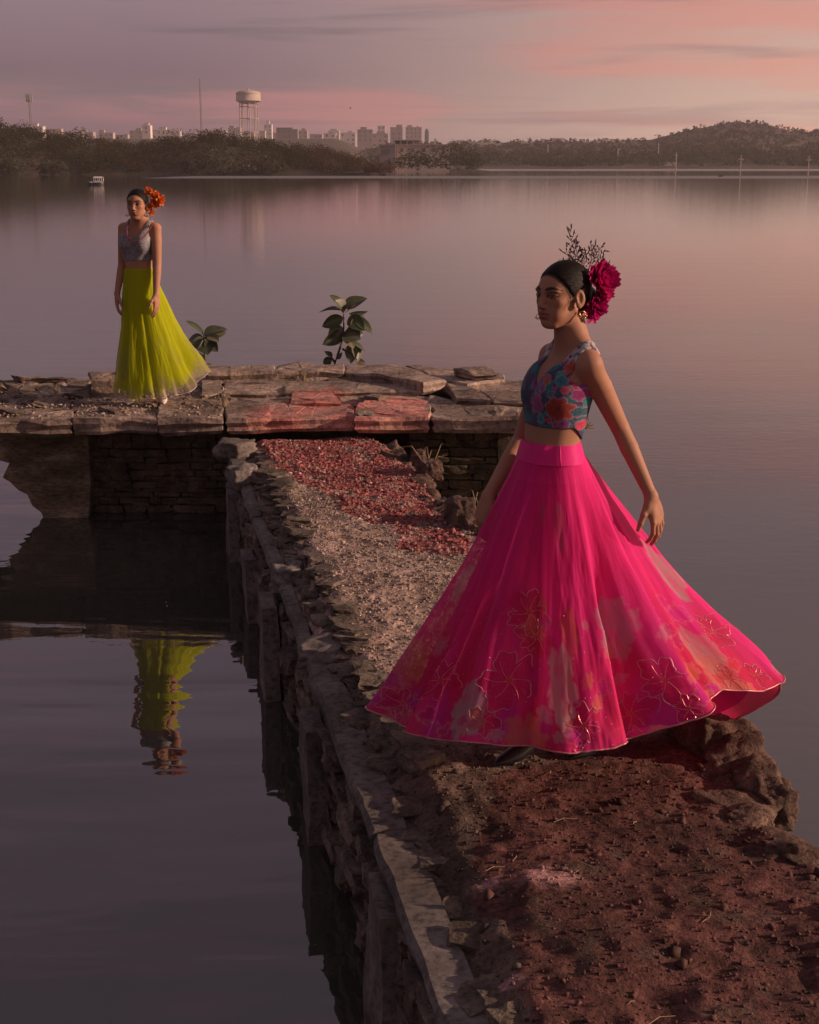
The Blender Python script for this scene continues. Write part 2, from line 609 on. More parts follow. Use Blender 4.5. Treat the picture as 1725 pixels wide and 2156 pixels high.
# ---- the town
M['b_white'] = plain('white_render', (.66, .58, .55), .8, var=.06, scale=.5)
M['b_pale'] = plain('pale_render', (.42, .34, .32), .85, var=.1, scale=.4)
M['b_mauve'] = plain('mauve_render', (.36, .285, .28), .85, var=.12, scale=.4)
M['b_dark'] = plain('dark_render', (.22, .18, .185), .85, var=.12, scale=.4)
M['b_tan'] = plain('bare_concrete', (.46, .37, .33), .9, var=.15, scale=.4)
M['glass'] = plain('dark_window', (.13, .105, .105), .4, spec=.4, var=.1)
M['tank'] = plain('black_tank', (.05, .05, .055), .6)
WIN = None


def window_mesh(w, h):
    mb = MB()
    mb.box((-w / 2, -.06, 0), (w / 2, .04, h))
    me = pydata('window', mb.v, mb.f)
    me.materials.append(M['glass'])
    return me


WIN = window_mesh(1.3, 1.5)
GROUND_TAN = None


def building(x0, x1, yt, yb, Y, m, label, stair=None, tank=False, wins=True, depth=9.0, name='building'):
    a, b = at(x0, yt, Y), at(x1, yb, Y)
    w, zb, zt = b[0] - a[0], float(b[2]), float(a[2])
    zb -= 7.0
    cx = (a[0] + b[0]) / 2
    root = empty(name, (cx, Y, zb))
    tag(root, label, 'building', 'town beyond the lake')
    h = zt - zb
    mb = MB()
    mb.box((-w / 2, 0, 0), (w / 2, depth, h - .5))
    mb.build('wall', m, root)
    mb = MB()   # parapet round the flat roof
    for lo, hi in (((-w / 2 - .12, -.12, h - .5), (w / 2 + .12, .25, h)), ((-w / 2 - .12, depth - .25, h - .5), (w / 2 + .12, depth + .12, h)),
                   ((-w / 2 - .12, .252, h - .5), (-w / 2 + .25, depth - .252, h)), ((w / 2 - .25, .252, h - .5), (w / 2 + .12, depth - .252, h))):
        mb.box(lo, hi)
    mb.build('parapet', m, root)
    if stair:
        u0, u1, dh = stair
        mb = MB()
        mb.box((-w / 2 + w * u0, 1, h - .4), (-w / 2 + w * u1, 5, h + dh))
        mb.box((-w / 2 + w * u0 - .3, .7, h + dh), (-w / 2 + w * u1 + .3, 5.3, h + dh + .22))
        mb.build('stair_house', m, root)
    if tank:
        mb = MB()
        mb.lathe([(.01, 0), (.75, 0), (.78, .2), (.74, .9), (.3, 1.25), (.01, 1.3)], 12, (w * .25, 3, h - .3))
        mb.build('roof_tank', M['tank'], root, True)
    if wins:
        nw = max(1, int(w / 3.4))
        rows = max(1, int((h - 1.5) / 3.2))
        for r in range(min(rows, 3)):
            for k in range(nw):
                if rng.random() < .2:
                    continue
                o = link('window', WIN, root)
                o.location = (-w / 2 + w * (k + .5) / nw, -.02, h - 2.7 - 3.2 * r)
                o.scale = (rng.uniform(.7, 1.15), 1, rng.uniform(.75, 1.1))
    return root


TOWN = [
    (55, 88, 259, 268, 640, 'b_white', 'small white house under the cellular tower', (.3, .7, 2.0), False),
    (92, 128, 266, 277, 720, 'b_pale', 'low pale house to the right of the cellular tower', None, False),
    (146, 170, 267, 282, 660, 'b_mauve', 'grey-mauve block standing alone above the left scrub', None, True),
    (171, 198, 273, 284, 690, 'b_pale', 'low pale house touching the grey-mauve block', (.1, .4, 1.5), False),
    (209, 238, 272, 287, 650, 'b_pale', 'pale pink house in the dip of the left scrub', (.0, .35, 1.8), False),
    (243, 270, 276, 288, 740, 'b_mauve', 'dim low block in the haze beside the dip', None, False),
    (273, 300, 266, 285, 700, 'b_mauve', 'grey block just left of the white tower house', (.5, .9, 1.6), True),
    (302, 318, 257, 288, 610, 'b_white', 'tall narrow white house front', (.2, .8, 1.2), False),
    (319, 381, 263, 286, 625, 'b_white', 'long white house with a stepped roof', (.25, .5, 1.8), True),
    (392, 415, 270, 282, 700, 'b_pale', 'pale house at the foot of the thin mast', None, False),
    (452, 478, 268, 284, 720, 'b_pale', 'pale house between the mast and the water tower', (.3, .6, 1.5), False),
    (480, 508, 266, 284, 690, 'b_pale', 'pale house at the left foot of the water tower', (.1, .5, 1.6), True),
    (512, 536, 270, 285, 640, 'b_tan', 'tan house in front of the water tower legs', None, False),
    (540, 556, 268, 286, 700, 'b_pale', 'narrow pale house right of the water tower', None, False),
    (557, 572, 257, 284, 720, 'b_white', 'white house with a pointed stair tower', (.3, .7, 3.0), False),
    (574, 584, 268, 284, 690, 'b_mauve', 'thin mauve house beside the dark block', None, False),
    (585, 624, 261, 288, 620, 'b_dark', 'dark grey block with a heavy roof slab', (.0, .75, 1.0), False),
    (626, 650, 265, 285, 690, 'b_pale', 'pale house to the right of the dark block', (.4, .8, 1.4), True),
    (651, 679, 273, 294, 680, 'b_mauve', 'mauve house left of the white terrace', None, False),
    (681, 706, 276, 294, 610, 'b_white', 'small white house at the left end of the white terrace', None, False),
    (690, 716, 267, 284, 640, 'b_white', 'taller white house of the white terrace', (.2, .8, 1.2), False),
    (718, 750, 276, 295, 612, 'b_white', 'low white house at the right end of the white terrace', (.5, .8, 1.2), True),
    (751, 782, 264, 296, 660, 'b_mauve', 'tall mauve block right of the white terrace', (.2, .6, 1.6), False),
    (783, 819, 272, 304, 600, 'b_tan', 'bare concrete block in front of the mauve block', (.3, .7, 1.2), True),
    (797, 814, 261, 272, 720, 'b_white', 'bright white roof house peeping above the concrete block', None, False),
    (822, 850, 262, 296, 650, 'b_mauve', 'dim grey block above the roofless storey', (.5, .95, 1.8), False),
    (852, 890, 264, 284, 720, 'b_pale', 'pale wide house near the end of the town', (.1, .4, 1.4), True),
    (892, 905, 270, 284, 690, 'b_dark', 'small dark house at the end of the town', (.2, .8, 1.6), False),
]
for x0, x1, yt, yb, Y, m, lab, st, tk in TOWN:
    building(x0 + rng.uniform(-3, 3), x1 + rng.uniform(-3, 4), yt + rng.uniform(3, 11), yb + 8, Y * 1.85, M[m], lab, st, tk)

# flat-roofed block nearer the water, with an open upper storey
Yb = 430.0
p0, p1 = at(835, 306, Yb), at(947, 326, Yb)
root = empty('building', ((p0[0] + p1[0]) / 2, Yb, 0.0))
tag(root, 'long tan flat-roofed block with an open upper storey, nearest the water', 'building')
wl, zt = p1[0] - p0[0], float(p0[2])
mb = MB(); mb.box((-wl / 2, 0, -1), (wl / 2, 8, zt)); mb.build('wall', M['b_tan'], root)
mb = MB(); mb.box((-wl / 2 - .2, -.25, zt), (wl / 2 + .2, 8.2, zt + .25)); mb.build('roof', M['b_pale'], root)
q0, q1 = at(829, 294, Yb), at(886, 305, Yb)
u0, u1, zr = q0[0] - root.location.x, q1[0] - root.location.x, float(q0[2])
mb = MB(); mb.box((u0, 0, zr - .25), (u1, 6, zr)); mb.build('upper_roof', M['b_pale'], root)
for k in range(5):
    mb = MB(); xk = u0 + .3 + (u1 - u0 - .6) * k / 4; mb.box((xk - .15, .1, zt + .252), (xk + .15, .4, zr - .252)); mb.build('post', M['b_tan'], root)
mb = MB(); mb.box((u0, 5.4, zt + .252), (u1, 5.9, zr - .252)); mb.build('back_wall', M['b_dark'], root)
mb = MB(); mb.box((wl * .36, -.05, zt - 2.2), (wl * .41, .05, zt - .3)); mb.build('door', M['glass'], root)
for k in range(4):
    o = link('window', WIN, root); o.location = (-wl * .4 + k * wl * .2, -.03, zt - 1.9); o.scale = (.7, 1, .7)
building(800, 833, 304, 326, 424, M['b_dark'], 'dark blue-grey house touching the flat-roofed block')

# water tower
Yt = 960.0
c = at(525, 275, Yt)
tz = at(525, 213, Yt)[2]
zt = at(525, 190, Yt)[2]
R = (549 - 501) / 2 / FPX * Yt * 1.03
root = empty('water_tower', (c[0], Yt, 12.0))
tag(root, 'round concrete water tower on tall legs above the town', 'water tower')
zl, zh = float(tz) - 12, float(zt) - 12
M['conc'] = plain('tower_concrete', (.46, .38, .33), .85, var=.12, scale=.25)
mb = MB(); mb.lathe([(R * .6, zl - 1.6), (R * .98, zl), (R * 1.04, zl), (R * 1.04, zl + .4), (R, zl + .42), (R, zl + (zh - zl) * .68)], 32); mb.build('tank', M['conc'], root, True)
mb = MB(); mb.lathe([(R * 1.03, zl + (zh - zl) * .68), (R * 1.03, zl + (zh - zl) * .74), (R * .8, zl + (zh - zl) * .9), (R * .4, zh), (R * .12, zh + .15), (R * .12, zh + .7), (.01, zh + .8)], 32); mb.build('dome', M['conc'], root, True)
legs = [(math.cos(a), math.sin(a)) for a in np.linspace(0, 2 * math.pi, 9)[:-1] + .2]
for ca, sa in legs:
    mb = MB(); mb.tube([(ca * R * .8, sa * R * .8, -4), (ca * R * .72, sa * R * .72, zl - .1)], .32, 8); mb.build('column', M['conc'], root)
for zz in (zl * .32, zl * .62, zl * .88):
    mb = MB()
    rr = R * (.8 - .08 * zz / zl)
    for k in range(8):
        a, b = legs[k], legs[(k + 1) % 8]
        mb.tube([(a[0] * rr, a[1] * rr, zz), (b[0] * rr, b[1] * rr, zz)], .22, 6)
    mb.build('brace_ring', M['conc'], root)

# lattice masts
M['steel'] = plain('galvanised_steel', (.22, .20, .20), .6, .3)


def lattice(px, yt, yb, Y, half, label, cat, name, panels=False):
    top, bot = at(px, yt, Y), at(px, yb, Y)
    h = float(top[2] - bot[2]) + 4
    root = empty(name, (top[0], Y, float(bot[2]) - 4))
    tag(root, label, cat)
    cs = [(half * math.cos(a), half * math.sin(a)) for a in (.5, .5 + 2.094, .5 + 4.189)]
    mb = MB()
    for c in cs:
        mb.tube([(c[0], c[1], 0), (c[0] * .8, c[1] * .8, h)], .12, 5)
    mb.build('mast_leg', M['steel'], root)
    mb = MB()
    nseg = max(6, int(h / 1.6))
    for k in range(nseg):
        z0, z1 = h * k / nseg, h * (k + 1) / nseg
        for i in range(3):
            a, b = cs[i], cs[(i + 1) % 3]
            mb.tube([(a[0] * .9, a[1] * .9, z0), (b[0] * .9, b[1] * .9, z1)], .07, 4)
    mb.build('lattice', M['steel'], root)
    if panels:
        for k in range(6):
            a = k * math.pi / 3
            mb = MB(); mb.tube([(1.7 * math.cos(a), 1.7 * math.sin(a), h - 5.2), (1.9 * math.cos(a), 1.9 * math.sin(a), h - .3)], .36, 6)
            mb.build('panel_antenna', M['steel'], root)
        mb = MB(); mb.lathe([(.9, h - 5), (1.4, h - 4.2), (1.4, h - 4.0), (.5, h - 4.0)], 12); mb.build('platform_ring', M['steel'], root)
    return root


lattice(421, 165, 275, 1000, .75, 'thin tall lattice mast beside the water tower', 'mast', 'radio_mast')
lattice(61, 197, 262, 950, .8, 'cellular tower with clustered antennas above the left bank', 'tower', 'cellular_tower', True)

# small houses on the far ridge
M['b_far'] = plain('limewash', (.62, .54, .50), .85, var=.15, scale=.3)
cube = MB(); cube.box((-.5, -.5, 0), (.5, .5, 1)); cube.box((-.56, -.56, 1), (.56, .56, 1.06))
ridge_me = pydata('ridge_house', cube.v, cube.f); ridge_me.materials.append(M['b_far'])
for k in range(56):
    px = rng.uniform(950, 1400)
    if px > 1320 and rng.random() < .5:
        continue
    Y = rng.uniform(905, 925)
    p = at(px, 280, Y)
    z = float(right_h(np.array([p[0]]), np.array([Y]))[0]) + rng.uniform(-.6, 1.6)
    o = link('ridge_house', ridge_me)
    o.location = (p[0], Y - 3, z - 1.5)
    o.scale = (rng.uniform(2.0, 5.0), 3, rng.uniform(1.6, 2.6))
    tag(o, 'tiny pale house on the far ridge left of the hill', 'house', 'houses on the far ridge')

# poles along the right shore
M['pole'] = plain('weathered_pole', (.46, .38, .34), .8)


def pole(px, yt, yb, label, Y=None, brace=False, r=.16):
    if Y is None:
        Y = float(on(px, yb, 0)[1])
    t_, b_ = at(px, yt, Y), at(px, yb, Y)
    zb = min(float(b_[2]), max(0.0, float(b_[2])))
    h = float(t_[2]) - zb
    root = empty('utility_pole', (t_[0], Y, zb))
    tag(root, label, 'pole', 'poles along the far shore')
    mb = MB(); mb.tube([(0, 0, -2.5), (0, 0, h)], [r, r * .75], 8); mb.build('shaft', M['pole'], root)
    mb = MB(); mb.box((-.55, -.08, h - .9), (.55, .08, h - .7)); mb.build('cross_arm', M['pole'], root)
    if brace:
        mb = MB(); mb.tube([(-2.9, 0, -1), (-.1, 0, h * .85)], r * .8, 6); mb.build('stay', M['pole'], root)


pole(1154, 303, 330, 'short pole at the foot of the far ridge, farthest from the hill', 690, r=.24)
pole(1302, 312, 349, 'pole with a slanting stay on the far shore', 690, True, r=.24)
pole(1387, 301, 349, 'tallest pole on the far shore, next to the hut', 690, r=.26)
pole(1424.5, 321, 360, 'pole standing in front of the small white hut', 455, r=.19)
pole(1561, 326, 370, 'pole standing in the water below the hill', 282, r=.11)
pole(1704, 328, 369, 'pole in the water at the picture edge below the hill', 292, r=.11)

# hut on the shore
Yh = 655.0
a, b = at(1401, 341, Yh), at(1424, 352, Yh)
root = empty('hut', ((a[0] + b[0]) / 2, Yh, 0))
tag(root, 'small white hut at the far waterline', 'hut')
w, h = b[0] - a[0], float(a[2])
mb = MB(); mb.box((-w / 2, 0, -1), (w / 2, 3, h - .3)); mb.build('wall', M['b_white'], root)
mb = MB(); mb.box((-w / 2 - .3, -.3, h - .3), (w / 2 + .3, 3.3, h)); mb.build('roof', M['b_tan'], root)
mb = MB(); mb.box((w * .12, -.06, 0), (w * .28, .05, h * .7)); mb.build('door', M['glass'], root)

# moored boat
Yq = 172.0
a = at(202, 389, Yq)
root = empty('boat', (a[0], Yq, 0))
tag(root, 'small white canopied boat moored off the left bank', 'boat')
M['hull'] = plain('dark_hull', (.05, .05, .055), .5)
M['wpaint'] = plain('white_paint', (.8, .76, .74), .4, var=.05)
def hull_sec(x):
    w = .55 * (1 - (abs(x) / 1.05) ** 3)
    return w
mb = MB(); pts = []
xs = np.linspace(-1.0, 1.0, 13)
for x in xs:
    w = hull_sec(x)
    for yy, zz in ((-w, .28), (-w * .8, -.05), (0, -.15), (w * .8, -.05), (w, .28)):
        pts.append((x * .95, yy, zz + .1 * abs(x) ** 3))
f = []
for i in range(12):
    for k in range(4):
        f.append((i * 5 + k, (i + 1) * 5 + k, (i + 1) * 5 + k + 1, i * 5 + k + 1))
    f.append((i * 5 + 4, (i + 1) * 5 + 4, (i + 1) * 5, i * 5))
mb.add(pts, f); mb.build('hull', M['hull'], root)
mb = MB()
pts = []
for x in (-.15, .35, .85):
    for k in range(7):
        t_ = math.pi * k / 6
        pts.append((x, -.55 * math.cos(t_), .84 + .13 * math.sin(t_)))
f = [(i * 7 + k, (i + 1) * 7 + k, (i + 1) * 7 + k + 1, i * 7 + k + 1) for i in range(2) for k in range(6)]
mb.add(pts, f); mb.add([(p[0], p[1], p[2] - .06) for p in pts], [q[::-1] for q in f])
mb.build('canopy', M['wpaint'], root)
for x in (-.12, .36, .82):
    for s in (-1, 1):
        mb = MB(); mb.tube([(x, s * .45, .2), (x, s * .5, .85)], .035, 6); mb.build('canopy_post', M['wpaint'], root)
mb = MB(); mb.box((-.1, -.5, .28), (.84, -.44, .5)); mb.build('side_panel', M['wpaint'], root)
mb = MB(); mb.box((-.75, -.3, .3), (-.45, .3, .36)); mb.build('thwart', M['wpaint'], root)

# birds: one in the air, one on the water
M['bird'] = plain('dark_feather', (.03, .028, .03), .8)


def bird(loc, s, label, flying):
    root = empty('bird', loc); tag(root, label, 'bird')
    mb = MB(); mb.tube([(-.5 * s, 0, 0), (-.25 * s, 0, .02 * s), (.1 * s, 0, .04 * s), (.38 * s, 0, .1 * s), (.5 * s, 0, .12 * s)], [.02 * s, .12 * s, .15 * s, .08 * s, .03 * s], 8)
    mb.build('body', M['bird'], root, True)
    for sd_ in (-1, 1):
        mb = MB()
        up_ = .25 if flying else -.02
        ln = 1.0 if flying else .12
        mb.add([(.15 * s, sd_ * .1 * s, .05 * s), (-.2 * s, sd_ * .1 * s, .05 * s), (-.2 * s, sd_ * (.1 + .5 * ln) * s, (.05 + up_) * s), (.1 * s, sd_ * (.1 + .5 * ln) * s, (.05 + up_) * s), (-.15 * s, sd_ * (.1 + ln) * s, (.05 + up_ * .6) * s)],
               [(0, 1, 2, 3), (3, 2, 4)])
        mb.build('wing', M['bird'], root)


bird(at(738, 228, 330), .55, 'dark bird in flight to the right of the water tower', True)
p = on(1518, 372, 0)
bird((p[0], p[1], .06), 1.0, 'dark waterbird on the bright strip of water', False)

# haze over the lake and town
mh = bpy.data.materials.new('haze_air')
mh.use_nodes = True
th = NT(mh.node_tree)
mh.node_tree.nodes.clear()
pv = th.n('ShaderNodeVolumePrincipled', {'Color': (.86, .82, .86, 1), 'Density': .00021, 'Anisotropy': .2})
th.n('ShaderNodeOutputMaterial', {'Volume': pv.outputs[0]})
mb = MB(); mb.box((-1600, -260, -3.5), (1600, 1600, 72)); hz = mb.build('haze', mh)
tag(hz, 'thin pink dusk haze over the lake and town', 'haze', kind='stuff')

# ------------------------------------------------------------------ stone pieces
def rock_mesh(name, seed, box=.6, jit=.12, sub=1):
    """irregular stone inside a unit cube, 48 triangles"""
    bm = bmesh.new()
    bmesh.ops.create_cube(bm, size=1.0)
    bmesh.ops.subdivide_edges(bm, edges=bm.edges[:], cuts=sub, use_grid_fill=True)
    r = np.random.default_rng(seed)
    for v in bm.verts:
        p = np.array(v.co)
        n = p / (np.linalg.norm(p) + 1e-9) * .56
        q = p * box + n * (1 - box) + r.normal(size=3) * jit * .5
        v.co = q
    me = bpy.data.meshes.new(name)
    bm.to_mesh(me)
    bm.free()
    return me


def boulder_mesh(name, seed, m):
    """one large weathered block"""
    bm = bmesh.new()
    bmesh.ops.create_cube(bm, size=1.0)
    bmesh.ops.subdivide_edges(bm, edges=bm.edges[:], cuts=11, use_grid_fill=True)
    for v in bm.verts:
        p = np.array(v.co)
        n = p / (np.linalg.norm(p) + 1e-9)
        q = p * .66 + n * .56 * .34
        a = fbm(*(q * 2.2 + seed), 3, seed) - .5
        b = fbm(*(q * 7 + seed), 3, seed + 3) - .5
        v.co = q + n * (a * .42 + b * .20)
    me = bpy.data.meshes.new(name)
    bm.to_mesh(me)
    bm.free()
    for p in me.polygons:
        p.use_smooth = True
    me.materials.append(m)
    return me


M['brownrock'] = stone_mat('brown_crumbling_rock', (.055, .036, .028), (.135, .085, .066), (.24, .155, .12), 11, .03)

ROCK = [rock_mesh('stone', 40 + k, .86, .10, 2) for k in range(10)]
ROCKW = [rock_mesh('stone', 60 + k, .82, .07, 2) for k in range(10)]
ROCKB = [boulder_mesh('stone', 80 + k, M['brownrock']) for k in range(6)]
for me in ROCK:
    me.materials.append(M['rubble'])
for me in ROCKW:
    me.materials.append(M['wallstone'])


def stone(parent, loc, scale, rot=(0, 0, 0), pool=ROCK, name='stone'):
    o = link(name, pool[int(rng.integers(len(pool)))], parent)
    o.location = tuple(map(float, loc))
    o.scale = tuple(map(float, scale))
    o.rotation_euler = tuple(map(float, rot))
    return o


def rubble_wall(parent, p0, p1, z0, z1, hmin, hmax, wmin, wmax, depth=.12, pool=ROCKW, skip=0.0, jut=.022):
    """courses of thin flat stones between p0 and p1 (plan points)"""
    p0, p1 = np.array(p0, float), np.array(p1, float)
    L = np.linalg.norm(p1 - p0)
    d = (p1 - p0) / L
    nrm = np.array((d[1], -d[0]))
    ang = math.atan2(d[1], d[0])
    z = z0
    while z < z1 - .01:
        h = min(rng.uniform(hmin, hmax), z1 - z)
        u = -rng.uniform(0, wmin)
        while u < L:
            w = rng.uniform(wmin, wmax)
            hh = h * rng.uniform(.82, 1.0)
            a, b = max(u, 0), min(u + w, L)
            if b - a > .02 and rng.random() >= skip:
                c = p0 + d * (a + b) / 2 + nrm * rng.uniform(-jut, jut)
                stone(parent, (c[0], c[1], z + hh / 2), ((b - a) * .97, depth, hh * 1.02), (rng.normal() * .03, rng.normal() * .03, ang + rng.normal() * .06), pool)
            u += w
        z += h


def slab_mesh(name, poly, ztop, th, rough=.012, cuts=3, tint=None, tilt=0.0, seg=.16):
    """flagstone: plan polygon, worn edges, uneven top"""
    poly = [np.array(p[:2], float) for p in poly]
    area = sum(a[0] * b[1] - b[0] * a[1] for a, b in zip(poly, poly[1:] + poly[:1]))
    if area < 0:
        poly = poly[::-1]
    ring = []
    for a, b in zip(poly, poly[1:] + poly[:1]):
        n = max(1, int(np.linalg.norm(b - a) / seg))
        for k in range(n):
            ring.append(a + (b - a) * k / n)
    c = sum(ring) / len(ring)
    sd = int(abs(c[0] * 977 + c[1] * 131)) % 997
    bm = bmesh.new()
    def lvl(scale_in, z):
        out = []
        for p in ring:
            d = p - c
            l = np.linalg.norm(d) + 1e-9
            q = c + d * max(0.05, (l - scale_in) / l)
            j = (fbm(q[0] * 9, q[1] * 9, z * 5, 3, sd) - .5) * rough * 4
            q = q + d / l * j
            zz = z + (fbm(q[0] * 5, q[1] * 5, z, 3, sd + 5) - .5) * rough * 1.6
            out.append(bm.verts.new((q[0], q[1], zz)))
        return out
    r0 = lvl(.03, ztop - th)
    r1 = lvl(.0, ztop - th * .75)
    r1b = lvl(.012, ztop - th * .5)
    r2 = lvl(-.008, ztop - th * .2)
    r3 = lvl(.008, ztop)
    n = len(ring)
    for A, B in ((r0, r1), (r1, r1b), (r1b, r2), (r2, r3)):
        for k in range(n):
            bm.faces.new((A[k], A[(k + 1) % n], B[(k + 1) % n], B[k]))
    top = bm.faces.new(r3)
    bm.faces.new(r0[::-1])
    res = bmesh.ops.triangulate(bm, faces=[top])
    ed = list({e for f in res['faces'] for e in f.edges})
    bmesh.ops.subdivide_edges(bm, edges=ed, cuts=cuts)
    for v in bm.verts:
        if v.co.z > ztop - th * .15:
            v.co.z += (fbm(v.co.x * 3, v.co.y * 3, seed=sd + 9, oct=3) - .5) * rough * 2.2 + tilt * (v.co.x - c[0])
    bmesh.ops.recalc_face_normals(bm, faces=bm.faces[:])
    me = bpy.data.meshes.new(name)
    bm.to_mesh(me)
    bm.free()
    co = np.array([v.co[:] for v in me.vertices])
    col = np.ones((len(co), 3)) if tint is None else tint(co)
    set_col(me, col)
    me.materials.append(M['slab'])
    return me


def inside(poly, x, y):
    c = np.zeros(np.shape(x), bool)
    n = len(poly)
    for i in range(n):
        (x0, y0), (x1, y1) = poly[i], poly[(i + 1) % n]
        if y0 == y1:
            continue
        cond = ((y0 > y) != (y1 > y)) & (x < (x1 - x0) * (y - y0) / (y1 - y0) + x0)
        c ^= cond
    return c


# powder thrown over the stones: where it lies (plan outlines)
POW_A = [tuple(on(px, py, .67)[:2]) for px, py in [(498, 905), (495, 890), (800, 890), (900, 1005), (985, 1080), (958, 1160),
                                                   (930, 1178), (880, 1165), (800, 1110), (690, 1050), (600, 1010), (545, 985)]]
POW_S = [tuple(on(px, py, .835)[:2]) for px, py in [(515, 890), (530, 858), (608, 850), (612, 830), (704, 826), (720, 846), (785, 832), (900, 834), (904, 890)]]
POW_B = [tuple(on(px, py, .67)[:2]) for px, py in [(1075, 1625), (1300, 1560), (1500, 1540), (1640, 1680), (1800, 1800), (1900, 2300), (1150, 2300), (1075, 2050), (1010, 1850), (990, 1740), (1040, 1660)]]


def powder(x, y):
    jx = (fbm(x * 3.5, y * 3.5, seed=21) - .5) * .28
    jy = (fbm(x * 3.5, y * 3.5, seed=31) - .5) * .28
    a = inside(POW_A, x + jx, y + jy).astype(float)
    b = inside(POW_B, x + jx, y + jy).astype(float)
    sp = fbm(x * 11, y * 11, seed=41)
    return a * np.clip((sp - .22) * 4, .35, 1), b * np.clip((sp - .15) * 4, .4, 1)


PINK = np.array((1.65, .85, .88))


def slab_tint(co):
    x, y = co[:, 0], co[:, 1]
    a = inside(POW_S, x + (fbm(x * 6, y * 6, seed=21) - .5) * .12, y + (fbm(x * 6, y * 6, seed=31) - .5) * .12) * np.clip((fbm(x * 14, y * 14, seed=43) - .2) * 3, .3, 1)
    base = np.ones((len(co), 3)) * (.9 + .3 * (fbm(co[:, 0] * 2, co[:, 1] * 2, seed=77)[:, None] - .5))
    return base * (1 - a[:, None] * .95) + PINK * a[:, None] * .95


# ------------------------------------------------------------------ the platform
PZ = .83
plat = empty('stone_platform', (-1.2, 11.8, 0))
tag(plat, 'broken platform of large flagstones standing in the lake', 'platform')


def pslab(px_poly, z, th, rough=.012, tilt=0.0):
    poly = [on(px, py, z)[:2] - np.array((-1.2, 11.8)) for px, py in px_poly]
    me = slab_mesh('slab', [p + np.array((-1.2, 11.8)) for p in poly], z, th, rough * 1.7, 5, slab_tint, tilt)
    o = link('slab', me, plat)
    o.location = (1.2, -11.8, 0)
    return o


SLABS = [
    ([(-60, 853), (148, 846), (150, 885), (-60, 887)], .83, .12, .022), ([(152, 847), (328, 846), (330, 885), (153, 886)], .825, .11, .022),
    ([(332, 848), (478, 845), (470, 885), (333, 885)], .832, .115, .022),
    ([(-60, 835), (118, 832), (119, 851), (-60, 853)], .835, .12, .025), ([(121, 832), (298, 830), (299, 846), (121, 848)], .822, .11, .022),
    ([(301, 830), (468, 828), (476, 844), (302, 847)], .828, .11, .025),
    ([(-60, 803), (60, 796), (186, 799), (186, 813), (-60, 815)], .865, .12, .03), ([(-60, 816), (188, 815), (188, 831), (-60, 834)], .842, .12, .025),
    ([(22, 791), (82, 789), (128, 795), (40, 797)], .91, .06, .03),
    ([(190, 783), (252, 783), (250, 793), (192, 794)], .985, .17, .022),
    ([(254, 806), (424, 803), (424, 829), (254, 830)], .825, .11, .02),
    ([(426, 801), (468, 799), (470, 822), (426, 826)], .87, .13, .018),
    ([(436, 770), (580, 768), (580, 782), (438, 785)], .935, .13, .014), ([(582, 768), (725, 767), (722, 780), (582, 782)], .93, .13, .014),
    ([(728, 768), (850, 771), (903, 789), (938, 799), (892, 807), (795, 787), (727, 780)], .925, .1, .012),
    ([(853, 771), (940, 775), (1062, 787), (1066, 798), (984, 807), (908, 789)], .905, .1, .012),
    ([(986, 809), (1068, 800), (1118, 806), (1160, 820), (1186, 846), (1042, 842)], .87, .1, .012),
    ([(906, 792), (983, 810), (1036, 841), (962, 837), (936, 802)], .88, .1, .012),
    ([(955, 774), (1030, 776), (1047, 785), (1000, 786), (970, 782)], .965, .06, .02),
    ([(471, 803), (600, 801), (602, 824), (471, 826)], .86, .08, .014), ([(603, 801), (722, 802), (874, 811), (884, 821), (704, 825), (604, 824)], .862, .08, .012),
    ([(614, 828), (701, 826), (719, 846), (611, 848)], .858, .08, .012), ([(480, 829), (611, 829), (608, 848), (484, 850)], .825, .1, .02),
    ([(704, 827), (780, 824), (764, 847), (722, 847)], .82, .1, .03), ([(783, 825), (903, 829), (904, 849), (770, 850)], .835, .1, .026),
    ([(906, 831), (960, 838), (1034, 843), (1030, 851), (906, 851)], .84, .1, .02),
    ([(472, 852), (742, 849), (749, 876), (478, 882)], .832, .115, .012), ([(755, 851), (905, 851), (907, 878), (748, 880)], .835, .12, .014),
    ([(909, 852), (1030, 852), (1120, 849), (1192, 850), (1188, 881), (909, 879)], .83, .12, .014),
]
for sl in SLABS:
    pslab(*sl)

for k in range(46):     # loose stones and broken edges left on the slabs
    px, py = rng.uniform(-20, 1100), rng.uniform(800, 880)
    if 470 < px and rng.random() < .6:
        continue
    d = rng.uniform(.04, .15)
    q = on(px, py, .835)
    o = stone(plat, q + np.array((1.2, -11.8, -.004)), (d * rng.uniform(1, 2.2), d * rng.uniform(.8, 1.4), d * rng.uniform(.25, .5)), (rng.normal() * .1, rng.normal() * .1, rng.uniform(0, 6)))

# rubble core and the walls under the slabs
def rough_box(name, lo, hi, m, parent, step=.12, amp=.04, off=(0, 0, 0)):
    bm = bmesh.new()
    lo, hi = np.array(lo, float), np.array(hi, float)
    n = np.maximum(((hi - lo) / step).astype(int), 1)
    V, F = {}, []
    def vert(i):
        if i not in V:
            p = lo + (hi - lo) * np.array(i) / n
            q = p + (np.array([fbm(*(p * 6), 3, 3), fbm(*(p * 6), 3, 13), fbm(*(p * 6), 3, 23)]) - .5) * amp * 2
            V[i] = bm.verts.new(q + np.array(off))
        return V[i]
    for ax in range(3):
        u, v = (ax + 1) % 3, (ax + 2) % 3
        for side in (0, n[ax]):
            for i in range(n[u]):
                for j in range(n[v]):
                    q = []
                    for a, b in ((0, 0), (1, 0), (1, 1), (0, 1)):
                        t = [0, 0, 0]
                        t[ax], t[u], t[v] = int(side), i + a, j + b
                        q.append(vert(tuple(t)))
                    bm.faces.new(q if side else q[::-1])
    me = bpy.data.meshes.new(name)
    bm.to_mesh(me)
    bm.free()
    return obj(name, me, m, parent)


